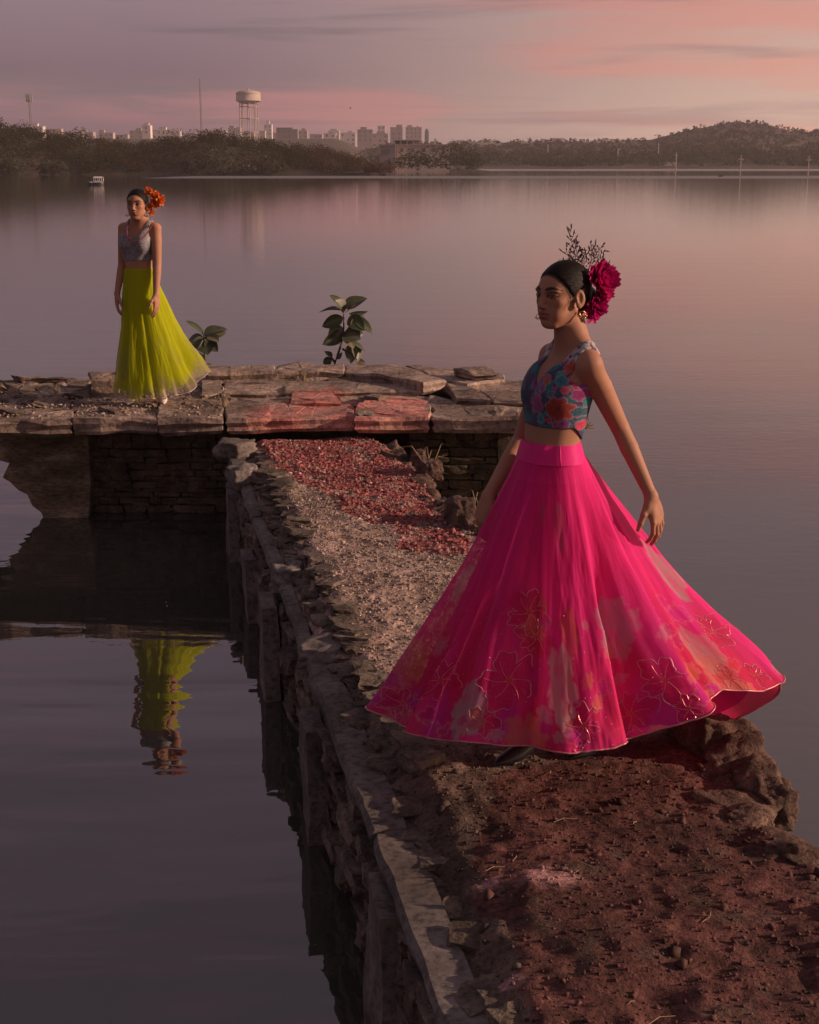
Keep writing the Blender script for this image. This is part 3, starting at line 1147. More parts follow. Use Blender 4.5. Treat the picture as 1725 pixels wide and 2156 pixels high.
OFF = (1.2, -11.8, 0)
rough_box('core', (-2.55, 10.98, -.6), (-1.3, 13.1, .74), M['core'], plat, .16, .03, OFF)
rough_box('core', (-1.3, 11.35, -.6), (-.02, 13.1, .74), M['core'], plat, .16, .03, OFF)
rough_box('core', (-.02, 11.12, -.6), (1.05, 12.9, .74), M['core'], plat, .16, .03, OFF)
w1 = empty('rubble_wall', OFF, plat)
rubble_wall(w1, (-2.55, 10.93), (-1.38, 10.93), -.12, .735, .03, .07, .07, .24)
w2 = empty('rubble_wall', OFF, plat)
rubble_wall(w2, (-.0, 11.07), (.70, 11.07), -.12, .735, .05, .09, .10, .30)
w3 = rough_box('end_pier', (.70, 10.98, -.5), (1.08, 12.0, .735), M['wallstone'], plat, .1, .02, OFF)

# eroded pier at the left end, veins of light painted into its stone
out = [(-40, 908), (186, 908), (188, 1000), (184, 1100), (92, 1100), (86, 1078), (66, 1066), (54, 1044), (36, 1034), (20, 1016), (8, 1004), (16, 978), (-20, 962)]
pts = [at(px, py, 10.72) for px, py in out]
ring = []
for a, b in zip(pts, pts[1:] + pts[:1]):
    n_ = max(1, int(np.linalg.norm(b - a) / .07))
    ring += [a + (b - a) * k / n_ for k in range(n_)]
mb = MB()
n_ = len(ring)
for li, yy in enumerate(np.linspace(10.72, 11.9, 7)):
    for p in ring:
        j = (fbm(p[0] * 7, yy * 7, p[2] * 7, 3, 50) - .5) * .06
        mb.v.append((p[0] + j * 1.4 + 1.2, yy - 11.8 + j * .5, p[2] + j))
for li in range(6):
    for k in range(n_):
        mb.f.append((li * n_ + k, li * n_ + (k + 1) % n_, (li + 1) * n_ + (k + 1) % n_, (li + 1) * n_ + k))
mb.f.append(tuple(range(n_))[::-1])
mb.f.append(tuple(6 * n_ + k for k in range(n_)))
mb.build('eroded_pier', M['lit_pier'], plat)

# ------------------------------------------------------------------ the walkway
A2 = np.array((-.196, .9806))
R2 = np.array((.9806, .196))
O2 = np.array((.16, 3.05))
WZ = .67


def wk(s, w, z=0.0):
    p = O2 + A2 * s + R2 * w
    return np.array((p[0], p[1], z))


S0, S1 = -3.2, 7.52
walk = empty('stone_walkway', (0, 0, 0))
tag(walk, 'narrow ruined stone walkway leading out to the platform', 'walkway')


def w_left(s):
    return .19 + .10 * (fbm(s * 1.3, 0, seed=61) - .5)


def w_right(s):
    w = 1.22 + .22 * (fbm(np.asarray(s) * 1.1, 5, seed=62) - .5) + .10 * (fbm(np.asarray(s) * 4.0, 9, seed=64) - .5)
    return w - .15 * np.clip((np.asarray(s) - 3.0) / 4.5, 0, 1)


def ground_z(s, w):
    z = WZ + .035 * (fbm(s * 1.6, w * 1.6, seed=71) - .5) + .016 * (fbm(s * 7, w * 7, seed=72, oct=3) - .5) + .016 * (fbm(s * 26, w * 26, seed=73, oct=3) - .5)
    # dips and humps of the trodden near end
    z = z - .05 * np.clip((fbm(s * 2.2, w * 2.2, seed=75) - .55) * 4, 0, 1) * np.clip((2.2 - s) / 1.0, 0, 1)
    lw = w_left(s)
    z = z - .11 * np.clip((lw - w) / .16, 0, 1) ** 1.2
    rw = w_right(s)
    z = z - .05 * np.clip((w - rw + .08) / .08, 0, 1)
    return z


def ground_col(x, y, s, w):
    a, b = powder(x, y)
    n = fbm(x * 5, y * 5, seed=81)[..., None]
    f = fbm(x * 38, y * 38, seed=82, oct=2)[..., None]
    near = np.clip((2.6 - s) / 1.4, 0, 1)[..., None]
    tan = np.array((.42, .315, .262)) * (.62 + .76 * n)
    dirt = np.array((.125, .09, .072)) * (.6 + .8 * n)
    base = tan * (1 - near) + dirt * near
    pa = np.array((.38, .105, .100)) * (.55 + .9 * f)
    pb = np.array((.125, .052, .046)) * (.5 + 1.0 * n) * (.7 + .6 * f)
    c = base * (1 - .9 * a[..., None]) + pa * .9 * a[..., None]
    c = c * (1 - .92 * b[..., None]) + pb * .92 * b[..., None]
    # two spots where the powder fell thick
    for px, py, r in ((1160, 1845, .055), (1030, 1842, .03), (1060, 2048, .025)):
        q = on(px, py, WZ)
        d = np.hypot((x - q[0]) / 1.6, y - q[1]) + (fbm(x * 25, y * 25, seed=83) - .5) * .07
        k = np.clip(1.4 - d / r, 0, 1)[..., None] * .8
        c = c * (1 - k) + np.array((.62, .36, .36)) * k
    return c


ns, nw = 860, 104
ss = np.linspace(S0, S1, ns)
tt = np.linspace(0, 1, nw)
Sg, Tg = np.meshgrid(ss, tt, indexing='ij')
Wg = .03 + Tg * (w_right(Sg) - .03)
Zg = ground_z(Sg, Wg)
Xg = O2[0] + A2[0] * Sg + R2[0] * Wg
Yg = O2[1] + A2[1] * Sg + R2[1] * Wg
gc = ground_col(Xg, Yg, Sg, Wg)
V = np.stack([Xg, Yg, Zg], -1).reshape(-1, 3)
# skirt of the deck: down both sides
rows = []
for edge, dn in ((nw - 1, 1), (0, 1)):
    for dz, dw in ((.05, .01 if edge else -.01), (.14, -.02 if edge else .02), (.25, -.05 if edge else .05)):
        w_ = Wg[:, edge] + dw + .03 * (fbm(ss * 6, dz * 30, seed=85) - .5)
        rows.append(np.stack([O2[0] + A2[0] * ss + R2[0] * w_, O2[1] + A2[1] * ss + R2[1] * w_, Zg[:, edge] - dz], -1))
nb = len(V)
V = np.concatenate([V] + rows)
i = (np.arange(ns - 1)[:, None] * nw + np.arange(nw - 1)[None]).ravel()
Q = [np.stack([i, i + nw, i + nw + 1, i + 1], 1)]
for e, edge in enumerate((nw - 1, 0)):
    prev = np.arange(ns) * nw + edge
    for r in range(3):
        cur = nb + (e * 3 + r) * ns + np.arange(ns)
        q = np.stack([prev[:-1], prev[1:], cur[1:], cur[:-1]], 1)
        Q.append(q if e == 1 else q[:, ::-1])
        prev = cur
Q = np.concatenate(Q)[:, ::-1]
gcol = np.concatenate([gc.reshape(-1, 3)] + [np.repeat(gc[:, e], 1, 0) * .9 for e in (nw - 1,) * 3 + (0,) * 3])
path = obj('path_surface', mesh_np('path_surface', V, Q, True, gcol), M['ground'], walk)

# deck underside and spine between the piers
def wbox(name, s0, s1, w0, w1, z0, z1, m, parent, amp=.02, step=.12):
    o = rough_box(name, (w0, s0, z0), (w1, s1, z1), m, parent, step, amp)
    o.matrix_local = Matrix(((R2[0], A2[0], 0, O2[0]), (R2[1], A2[1], 0, O2[1]), (0, 0, 1, 0), (0, 0, 0, 1)))
    return o


wbox('deck', S0, S1 - .05, .06, 1.0, .40, .545, M['core'], walk, .012, .3)
wbox('spine', S0, S1 - .05, .12, 1.0, -.6, .41, M['core'], walk, .03, .3)
WKM = Matrix(((R2[0], A2[0], 0, O2[0]), (R2[1], A2[1], 0, O2[1]), (0, 0, 1, 0), (0, 0, 0, 1)))
side = empty('side_wall', (0, 0, 0), walk)
side.matrix_local = WKM
# coursed stones under the edge, in the bays
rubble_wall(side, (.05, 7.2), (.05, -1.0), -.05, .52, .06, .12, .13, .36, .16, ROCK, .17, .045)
for k in range(70):      # stones standing proud of the wall
    s_ = rng.uniform(-.8, 7.0)
    d = rng.uniform(.05, .13)
    stone(side, (.0 + rng.uniform(-.03, .02), s_, rng.uniform(.03, .5)), (d * .9, d * rng.uniform(1, 1.8), d * rng.uniform(.5, .8)), (rng.normal() * .2, rng.normal() * .2, rng.normal() * .3))

PIERS = [6.60, 5.22, 3.94, 2.33, .80, -.75]
for k, s in enumerate(PIERS):
    pr = empty('pier', (0, 0, 0), walk)
    pr.matrix_local = WKM
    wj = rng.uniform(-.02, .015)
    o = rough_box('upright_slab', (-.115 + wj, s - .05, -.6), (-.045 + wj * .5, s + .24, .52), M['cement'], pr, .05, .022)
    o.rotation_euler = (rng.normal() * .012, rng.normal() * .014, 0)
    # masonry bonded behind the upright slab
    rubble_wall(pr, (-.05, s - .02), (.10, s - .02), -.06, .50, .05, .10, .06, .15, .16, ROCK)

# kerb of cement beams on the outer edge
def kerb(s0, s1, w0, w1, z0, z1, dz0=0.0, dz1=0.0):
    n_ = max(4, int((s1 - s0) / .06))
    prof = [(w0 + .012, z0), (w0, z0 + .03), (w0 - .004, z1 - .025), (w0 + .008, z1), (w1 - .01, z1 + .004), (w1, z1 - .02), (w1, z0)]
    mb = MB()
    m_ = len(prof)
    for i_ in range(n_ + 1):
        s = s0 + (s1 - s0) * i_ / n_
        tz = dz0 + (dz1 - dz0) * i_ / n_
        chip = .03 * (fbm(s * 5, s0, seed=91) - .5)
        for k_, (w, z) in enumerate(prof):
            j = (fbm(s * 7, w * 20, z * 20, 3, 92) - .5) * .014
            mb.v.append((w + j + chip, s, z + tz + j * .7))
    for i_ in range(n_):
        for k_ in range(m_):
            k2 = (k_ + 1) % m_
            mb.f.append((i_ * m_ + k_, i_ * m_ + k2, (i_ + 1) * m_ + k2, (i_ + 1) * m_ + k_))
    mb.f.append(tuple(range(m_)))
    mb.f.append(tuple(n_ * m_ + k_ for k_ in range(m_))[::-1])
    o = mb.build('kerb', M['cement'], walk)
    o.matrix_local = WKM
    return o


kerb(-3.1, -.62, -.05, .075, .53, .605)
kerb(-.60, 1.15, -.05, .08, .525, .60)
kerb(1.17, 2.86, -.055, .075, .525, .60, .004, -.004)
kerb(2.92, 4.15, -.035, .035, .51, .575, -.01, .0)
kerb(4.18, 5.55, -.045, .035, .50, .57, .02, -.01)
kerb(5.60, 6.55, -.045, .035, .51, .58, -.02, .02)
kerb(6.57, 7.42, -.06, .06, .52, .63)
sb = [((-.02, 6.42), .62, .17, .16), ((.02, 4.16), .585, .15, .12), ((.03, 2.9), .60, .18, .10), ((.0, 7.2), .66, .22, .14)]
for (w, s), z, d, h in sb:
    q = wk(s, w, z)
    stone(walk, q, (d, d * 1.2, h), (0, 0, rng.uniform(0, 3)), [boulder_mesh('boulder', int(s * 10), M['cement'])], name='boulder')

# loose stones packed between kerb and path
edge = empty('edge_course', (0, 0, 0), walk)
edge.matrix_local = WKM
s = -1.2
while s < 7.35:
    for k in range(2 if s > 1.5 else 1):
        d = rng.uniform(.05, .14)
        w = .09 + k * .075 + rng.uniform(-.015, .03)
        z = float(ground_z(np.array(s), np.array(max(w, .04))))
        stone(edge, (w, s + rng.uniform(-.03, .03), z + rng.uniform(-.014, .004)), (d * rng.uniform(.8, 1.3), d * rng.uniform(.7, 1.2), d * rng.uniform(.2, .42)), (rng.normal() * .07, rng.normal() * .07, rng.uniform(0, 6.3)))
    s += rng.uniform(.05, .10)

# broken blocks along the outer right edge
redge = empty('broken_edge', (0, 0, 0), walk)
redge.matrix_local = WKM
s = -1.0
while s < 7.3:
    w = float(w_right(s)) - .05
    d = rng.uniform(.08, .2)
    stone(redge, (w, s, WZ - .05 + rng.uniform(-.02, .03)), (d, d * rng.uniform(.8, 1.5), d * rng.uniform(.5, .75)), (rng.normal() * .2, rng.normal() * .2, rng.uniform(0, 6.3)), ROCKB)
    s += d * rng.uniform(.7, 1.3)
for px, py, z, sx, sy, sz in ((970, 1090, .70, .15, .26, .22), (995, 1115, .66, .12, .2, .14), (905, 990, .69, .14, .2, .16), (880, 965, .67, .10, .16, .13),
                              (1500, 1560, .68, .20, .26, .20), (1545, 1600, .67, .22, .2, .17), (1590, 1650, .65, .17, .24, .17), (1622, 1690, .63, .13, .2, .15), (1470, 1545, .68, .16, .2, .13)):
    q = on(px, py, z)
    stone(walk, q, (sx * .95, sy * .95, sz * .85), (rng.normal() * .15, rng.normal() * .15, rng.uniform(-.4, .4) + .2), [boulder_mesh('broken_block', int(px) % 91, M['brownrock'])], name='broken_block')

# gravel and flakes of stone
def chips(name, n, sfun, parent, smin, smax, colf, flat=.35):
    base = np.array([(-1, -1, -1), (1, -1, -1), (1, 1, -1), (-1, 1, -1), (-.7, -.8, 1), (.8, -.7, 1), (.7, .8, 1), (-.8, .7, 1)], float) * .5
    fq = np.array([(0, 3, 2, 1), (4, 5, 6, 7), (0, 1, 5, 4), (1, 2, 6, 5), (2, 3, 7, 6), (3, 0, 4, 7)])
    P = sfun(n)
    n = len(P)
    sz = smin + (smax - smin) * rng.random(n) ** 3
    B = base[None] * (1 + .35 * rng.normal(size=(n, 8, 3)))
    B = B * (sz[:, None] * np.stack([rng.uniform(.7, 1.6, n), rng.uniform(.6, 1.2, n), rng.uniform(flat * .6, flat * 1.6, n)], 1))[:, None]
    q = rng.normal(size=(n, 4)) * np.array((1, .16, .16, 1))
    q /= np.linalg.norm(q, axis=1)[:, None]
    w, x, y, z = q.T
    Rm = np.stack([1 - 2 * (y * y + z * z), 2 * (x * y - z * w), 2 * (x * z + y * w), 2 * (x * y + z * w), 1 - 2 * (x * x + z * z), 2 * (y * z - x * w),
                   2 * (x * z - y * w), 2 * (y * z + x * w), 1 - 2 * (x * x + y * y)], 1).reshape(n, 3, 3)
    Vv = np.einsum('nij,nkj->nki', Rm, B) + P[:, None]
    Vv[:, :, 2] += (sz * flat * .25)[:, None]
    Qq = (np.arange(n)[:, None, None] * 8 + fq[None]).reshape(-1, 4)
    c = colf(P)
    o = obj(name, mesh_np(name, Vv.reshape(-1, 3), Qq, False, np.repeat(c, 8, 0)), M['gravel'], parent)
    o['kind'] = 'stuff'
    return o


def walk_pts(n, a_, b_):
    s = rng.uniform(a_, b_, n)
    w = .12 + rng.random(n) * (w_right(s) - .16)
    z = ground_z(s, w)
    return np.stack([O2[0] + A2[0] * s + R2[0] * w, O2[1] + A2[1] * s + R2[1] * w, z], 1)


def chip_col(P):
    d = P[:, :2] - O2
    s, w = d @ A2, d @ R2
    c = ground_col(P[:, 0], P[:, 1], s, w)
    k = rng.uniform(.35, .95, (len(P), 1))
    pale = (rng.random((len(P), 1)) < .05) * (s[:, None] > 1.6)
    return np.clip(c * k * (1 - pale) + (c * .6 + .22) * pale, .01, .8)


chips('gravel', 22000, lambda n: walk_pts(n, 1.9, 7.45), walk, .003, .016, chip_col)
chips('grit', 9000, lambda n: walk_pts(n, -1.3, 2.3), walk, .002, .011, chip_col, .6)
def pink_pts(n):
    P = walk_pts(n, 3.4, 7.45)
    a, b = powder(P[:, 0], P[:, 1])
    return P[a > .3]


chips('flakes', 5200, pink_pts, walk, .008, .028, chip_col, .4)
chips('pebbles', 160, lambda n: walk_pts(n, -1.3, 2.3), walk, .012, .03, chip_col, .6)


def plat_pts(n):
    px = rng.uniform(-40, 470, n)
    py = rng.uniform(812, 882, n)
    return np.array([on(a, b, .838) for a, b in zip(px, py)])


def plat_col(P):
    return np.array((.26, .205, .17)) * rng.uniform(.5, 1.6, (len(P), 1))


g2 = chips('gravel', 1300, plat_pts, plat, .006, .028, plat_col)
g2.location = OFF

# bits of straw and twig trodden into the near end
lt = MB()
for k in range(34):
    p = walk_pts(1, -1.2, 2.4)[0]
    a = rng.uniform(0, 6.3)
    L_ = rng.uniform(.02, .09)
    lt.tube([p + np.array((0, 0, .004)), p + np.array((math.cos(a) * L_ * .5, math.sin(a) * L_ * .5, .006 + rng.uniform(0, .003))), p + np.array((math.cos(a + .3) * L_, math.sin(a + .3) * L_, .006))], [.0012, .0013, .0008], 4)
M['straw'] = plain('dry_straw', (.30, .22, .12), .8)
o = lt.build('litter', M['straw'], walk)
o['kind'] = 'stuff'

# ------------------------------------------------------------------ plants
def leaf_mesh(name, L, Wd, cup=.25, bend=.3, col=(.05, .06, .03), seed=0):
    r = np.random.default_rng(seed)
    nu, nv = 9, 5
    V = []
    for i in range(nu):
        t = i / (nu - 1)
        hw = Wd * (math.sin(math.pi * min(1, t ** .8 * .98 + .02)) ** .75) * (1 if t < .999 else .1) + .001
        for j in range(nv):
            v = (j - 2) / 2
            z = cup * hw * abs(v) ** 1.2 - bend * L * t * t + .03 * L * math.sin(5 * t + seed) * v
            V.append((t * L, v * hw, z))
    F = [(i * nv + j, (i + 1) * nv + j, (i + 1) * nv + j + 1, i * nv + j + 1) for i in range(nu - 1) for j in range(nv - 1)]
    me = pydata(name, V, F, True)
    v = np.array(V)
    k = (np.abs(v[:, 1]) < .002)
    c = np.tile(np.array(col), (len(V), 1)) * r.uniform(.85, 1.15, (len(V), 1))
    c[k] = c[k] * 1.7
    set_col(me, c)
    me.materials.append(M['leaf'])
    return me


LEAVES = [leaf_mesh('leaf', 1.0, .30 + .05 * (k % 3), .3, .12 + .1 * (k % 3), ((.060, .075, .034), (.085, .092, .050), (.125, .118, .078), (.050, .062, .030))[k % 4], k) for k in range(8)]


def place_leaf(parent, base, tip, roll=0.0, width=1.0, k=0):
    base, tip = Vector(base), Vector(tip)
    d = tip - base
    o = link('leaf', LEAVES[k % len(LEAVES)], parent)
    L = d.length
    xax = d.normalized()
    zax = Vector((.25, -1.0, .75)) - xax * xax.dot(Vector((.25, -1.0, .75)))
    zax.normalize()
    yax = zax.cross(xax)
    Mx = Matrix((xax, yax, zax)).transposed().to_4x4() @ Matrix.Rotation(roll, 4, 'X')
    Mx = Matrix.Translation(base) @ Mx @ Matrix.Diagonal((L, L * width, L, 1))
    o.matrix_local = Mx
    return o


def leafy_plant(basepx, Y, zb, stems, leaves, label):
    b = at(basepx[0], basepx[1], Y)
    root = empty('leafy_plant', b)
    tag(root, label, 'plant', 'weeds rooted in the platform')
    for st in stems:
        pts = [at(px, py, Y + dy_) - b for px, py, dy_ in st]
        mb = MB()
        mb.tube(pts, list(np.linspace(.013, .006, len(pts))), 6)
        mb.build('stem', M['stem'], root, True)
    for k, (bx_, by_, tx_, ty_, roll, wd_, dyy) in enumerate(leaves):
        place_leaf(root, at(bx_, by_, Y) - b, at(tx_, ty_, Y + dyy) - b, roll, wd_, k)
    return root


leafy_plant((705, 768), 13.25, .93, [[(703, 772, 0), (712, 745, 0), (722, 715, .02), (724, 690, 0), (724, 650, 0)], [(722, 712, 0), (735, 690, -.05), (742, 672, -.05)], [(705, 762, 0), (697, 752, 0), (692, 745, 0)], [(722, 735, 0), (740, 745, -.05), (752, 758, -.05)]],
            [(727, 650, 698, 619, .4, 1.0, 0), (727, 648, 770, 622, -.3, .95, 0), (722, 655, 675, 643, .9, .7, 0), (735, 660, 778, 658, 1.2, .5, .05), (722, 668, 677, 688, -.4, .8, 0), (726, 655, 716, 632, .2, 1.2, -.1),
             (730, 655, 748, 640, -.5, 1.3, -.1), (735, 668, 765, 692, .3, 1.1, -.1), (748, 672, 787, 700, -.2, .9, -.05), (740, 670, 775, 676, .6, .8, .1), (722, 690, 690, 702, .3, 1.2, -.05), (722, 700, 682, 726, -.5, 1.0, -.1),
             (722, 692, 682, 708, .8, .8, .1), (726, 698, 755, 708, .2, 1.5, -.1), (728, 705, 745, 732, -.3, 1.4, -.1), (740, 700, 767, 705, .7, 1.0, .05), (744, 722, 770, 738, -.6, 1.0, 0), (742, 725, 738, 762, .2, 1.0, -.1),
             (745, 728, 760, 758, -.4, 1.1, -.05), (700, 752, 683, 738, .5, 1.4, 0), (698, 755, 680, 766, -.4, 1.2, 0), (708, 755, 722, 744, .9, .8, 0), (750, 760, 772, 766, .3, 1.0, 0)],
            'taller leafy weed on the far edge of the platform')
leafy_plant((432, 772), 13.0, .93, [[(431, 776, 0), (431, 745, 0), (430, 715, 0), (428, 700, 0)], [(432, 712, 0), (448, 706, 0), (462, 700, 0)]],
            [(428, 704, 396, 673, .5, .75, 0), (430, 706, 476, 686, -.4, .9, 0), (428, 712, 388, 716, .6, 1.2, 0), (430, 716, 405, 730, -.5, 1.3, -.1), (434, 715, 458, 738, .3, 1.1, -.05), (450, 706, 477, 701, .8, .6, 0),
             (440, 708, 460, 718, -.3, 1.2, -.1), (430, 722, 436, 742, .2, 1.6, -.12), (430, 765, 402, 735, .4, 1.0, .1), (434, 768, 452, 772, -.4, .9, 0)],
            'shorter leafy weed behind the lime skirt')

M['straw'] = plain('dry_straw', (.30, .22, .12), .8)


def grass_tuft(px, py, Y, n, h, label):
    b = at(px, py, Y)
    root = empty('dry_grass', b)
    tag(root, label, 'grass', 'dry grass on the broken edges')
    for k in range(n):
        a = rng.uniform(-1, 1)
        hh = h * rng.uniform(.5, 1)
        p = [(rng.normal() * .02, rng.normal() * .02, -.03)]
        p += [(p[0][0] + a * hh * .12, p[0][1], hh * .5), (p[0][0] + a * hh * .4, p[0][1] + rng.normal() * .03, hh * .9), (p[0][0] + a * hh * .75, p[0][1], hh * .86)]
        mb = MB(); mb.tube(p, [.004, .0035, .0025, .001], 5); mb.build('blade', M['straw'], root)


grass_tuft(905, 1000, 9.35, 7, .26, 'dry grass blades on the broken edge nearest the platform')
for k, (px, py, Y, lab) in enumerate(((640, 804, 12.2, 'small dry tuft in the joint below the taller weed'), (470, 850, 11.0, 'small dry tuft at the inner corner of the platform'), (120, 834, 11.5, 'small dry tuft left of the lime skirt'),
                                      (1000, 842, 11.3, 'small dry tuft between the bare slabs near the blouse'))):
    grass_tuft(px, py, Y, 9, .10, lab)
grass_tuft(1003, 1075, 8.3, 6, .16, 'dry grass blades beside the broken block at her hand')
q = at(1236, 900, 11.0)
root = empty('dry_twig', q)
tag(root, 'dry twig poking out of the platform edge behind the patterned blouse', 'twig')
for tx, ty in ((1250, 894), (1240, 880), (1252, 902), (1246, 888)):
    mb = MB(); mb.tube([(-.25, .05, -.09), (0, 0, 0), tuple(at(tx, ty, 11.0) - q)], [.012, .009, .003], 6); mb.build('stick', M['straw'], root)

# ------------------------------------------------------------------ bodies as smooth distance fields
def smin(a, b, k):
    h = np.clip(.5 + .5 * (b - a) / k, 0, 1)
    return b * (1 - h) + a * h - k * h * (1 - h)


def smax(a, b, k):
    return -smin(-a, -b, k)


class Frame:
    def __init__(s, o, f, l, u):
        s.o = np.array(o, float)
        s.f, s.l, s.u = (np.array(v, float) / np.linalg.norm(v) for v in (f, l, u))

    def loc(s, X, Y, Z):
        x, y, z = X - s.o[0], Y - s.o[1], Z - s.o[2]
        return (x * s.f[0] + y * s.f[1] + z * s.f[2], x * s.l[0] + y * s.l[1] + z * s.l[2], x * s.u[0] + y * s.u[1] + z * s.u[2])

    def pt(s, f, l, u):
        return s.o + s.f * f + s.l * l + s.u * u


def P_ell(fr, c, r, k=.01, op='u', tilt=0.0, pinch=None):
    r = np.array(r, float)
    cw = fr.pt(*c)
    ct, st = math.cos(tilt), math.sin(tilt)

    def fn(X, Y, Z):
        a, b, d = fr.loc(X, Y, Z)
        a, b, d = a - c[0], b - c[1], d - c[2]
        if tilt:
            a, d = a * ct + d * st, -a * st + d * ct
        k0 = np.sqrt((a / r[0]) ** 2 + (b / r[1]) ** 2 + (d / r[2]) ** 2)
        k1 = np.sqrt((a / r[0] ** 2) ** 2 + (b / r[1] ** 2) ** 2 + (d / r[2] ** 2) ** 2) + 1e-9
        return k0 * (k0 - 1) / k1
    return fn, cw - r.max() - k - .02, cw + r.max() + k + .02, op, k


def P_cap(a, b, ra, rb, k=.01, op='u'):
    a, b = np.array(a, float), np.array(b, float)
    d = b - a
    dd = d @ d + 1e-12

    def fn(X, Y, Z):
        x, y, z = X - a[0], Y - a[1], Z - a[2]
        t = np.clip((x * d[0] + y * d[1] + z * d[2]) / dd, 0, 1)
        return np.sqrt((x - t * d[0]) ** 2 + (y - t * d[1]) ** 2 + (z - t * d[2]) ** 2) - (ra + (rb - ra) * t)
    m = max(ra, rb) + k + .02
    return fn, np.minimum(a, b) - m, np.maximum(a, b) + m, op, k


def P_torso(secs, fr, k=.02):
    """lofted trunk: secs rows of (z, centre x, centre y, half width, half depth)"""
    S = np.array(secs, float)
    zs = S[:, 0]
    fine = np.linspace(zs[0], zs[-1], 200)
    tab = []
    for j in range(1, 5):
        v = np.interp(fine, zs, S[:, j])
        ker = np.hanning(27); ker /= ker.sum()
        v = np.convolve(np.pad(v, 13, mode='edge'), ker, 'valid')
        tab.append(v)

    def fn(X, Y, Z):
        z1 = np.asarray(Z)
        cx, cy, rl, rf = (np.interp(z1, fine, t) for t in tab)
        x, y = X - cx, Y - cy
        a = (x * fr.f[0] + y * fr.f[1]) / rf
        b = (x * fr.l[0] + y * fr.l[1]) / rl
        e = 2.25
        q = (np.abs(a) ** e + np.abs(b) ** e) ** (1 / e)
        d = (q - 1) * np.minimum(rl, rf)
        return smax(d, np.maximum(zs[0] - z1, z1 - zs[-1]) + 0 * d, .02)
    mx = S[:, 3:].max() + .05
    lo = np.array((S[:, 1].min() - mx, S[:, 2].min() - mx, zs[0] - .03))
    hi = np.array((S[:, 1].max() + mx, S[:, 2].max() + mx, zs[-1] + .03))
    return fn, lo, hi, 'u', k


def field(prims, lo, hi, h):
    lo, hi = np.array(lo, float), np.array(hi, float)
    n = np.ceil((hi - lo) / h).astype(int) + 1
    ax = [lo[i] + h * np.arange(n[i]) for i in range(3)]
    Fd = np.full(n, .2, np.float32)
    for fn, a, b, op, k in prims:
        i0 = np.clip(np.floor((a - lo) / h).astype(int), 0, n)
        i1 = np.clip(np.ceil((b - lo) / h).astype(int) + 1, 0, n)
        if (i1 <= i0).any():
            continue
        sl = tuple(slice(i0[i], i1[i]) for i in range(3))
        X, Y, Z = ax[0][sl[0]][:, None, None], ax[1][sl[1]][None, :, None], ax[2][sl[2]][None, None, :]
        d = fn(X, Y, Z)
        cur = Fd[sl]
        if op == 'u':
            Fd[sl] = smin(cur, d, k)
        elif op == 's':
            Fd[sl] = smax(cur, -d, k)
        elif op == 'i':
            Fd[sl] = smax(cur, d, k)
    return Fd, lo, ax


def nets(Fd, lo, h):
    S = Fd < 0
    n = np.array(S.shape)
    cnt = np.zeros(n - 1, np.uint8)
    for a in (0, 1):
        for b in (0, 1):
            for c in (0, 1):
                cnt += S[a:n[0] - 1 + a, b:n[1] - 1 + b, c:n[2] - 1 + c]
    act = (cnt > 0) & (cnt < 8)
    idx = np.argwhere(act)
    vid = np.full(act.shape, -1, np.int32)
    vid[act] = np.arange(len(idx))
    pos = np.zeros((len(idx), 3))
    num = np.zeros(len(idx))
    cor = [(a, b, c) for a in (0, 1) for b in (0, 1) for c in (0, 1)]
    for p in cor:
        for ax in range(3):
            if p[ax]:
                continue
            q = list(p)
            q[ax] = 1
            fa = Fd[idx[:, 0] + p[0], idx[:, 1] + p[1], idx[:, 2] + p[2]].astype(float)
            fb = Fd[idx[:, 0] + q[0], idx[:, 1] + q[1], idx[:, 2] + q[2]].astype(float)
            cr = (fa < 0) != (fb < 0)
            t = np.where(cr, fa / np.where(fa == fb, 1, fa - fb), 0)
            base = np.tile(np.array(p, float), (len(idx), 1))
            base[:, ax] += t
            pos += base * cr[:, None]
            num += cr
    V = lo + h * (idx + pos / num[:, None])
    Q = []
    for ax in range(3):
        u, v = (ax + 1) % 3, (ax + 2) % 3
        s0 = [slice(None)] * 3
        s1 = [slice(None)] * 3
        s0[ax], s1[ax] = slice(0, n[ax] - 1), slice(1, n[ax])
        A_, B_ = S[tuple(s0)], S[tuple(s1)]
        e = np.argwhere(A_ != B_)
        e = e[(e[:, u] >= 1) & (e[:, v] >= 1) & (e[:, u] < n[u] - 1) & (e[:, v] < n[v] - 1)]
        ins = S[e[:, 0], e[:, 1], e[:, 2]]
        def cell(du, dv):
            c = e.copy()
            c[:, u] += du
            c[:, v] += dv
            return vid[c[:, 0], c[:, 1], c[:, 2]]
        q = np.stack([cell(-1, -1), cell(0, -1), cell(0, 0), cell(-1, 0)], 1)
        q[~ins] = q[~ins][:, ::-1]
        Q.append(q)
    Q = np.concatenate(Q)
    return V, Q[(Q >= 0).all(1)]


def relax(V, Q, it=2, lam=.5):
    E = np.concatenate([Q[:, [0, 1]], Q[:, [1, 2]], Q[:, [2, 3]], Q[:, [3, 0]]])
    E = np.concatenate([E, E[:, ::-1]])
    cnt = np.bincount(E[:, 0], minlength=len(V)).clip(1)
    for _ in range(it):
        for l_ in (lam, -lam * 1.04):
            acc = np.stack([np.bincount(E[:, 0], V[E[:, 1], i], len(V)) for i in range(3)], 1) / cnt[:, None]
            V = V + l_ * (acc - V)
    return V


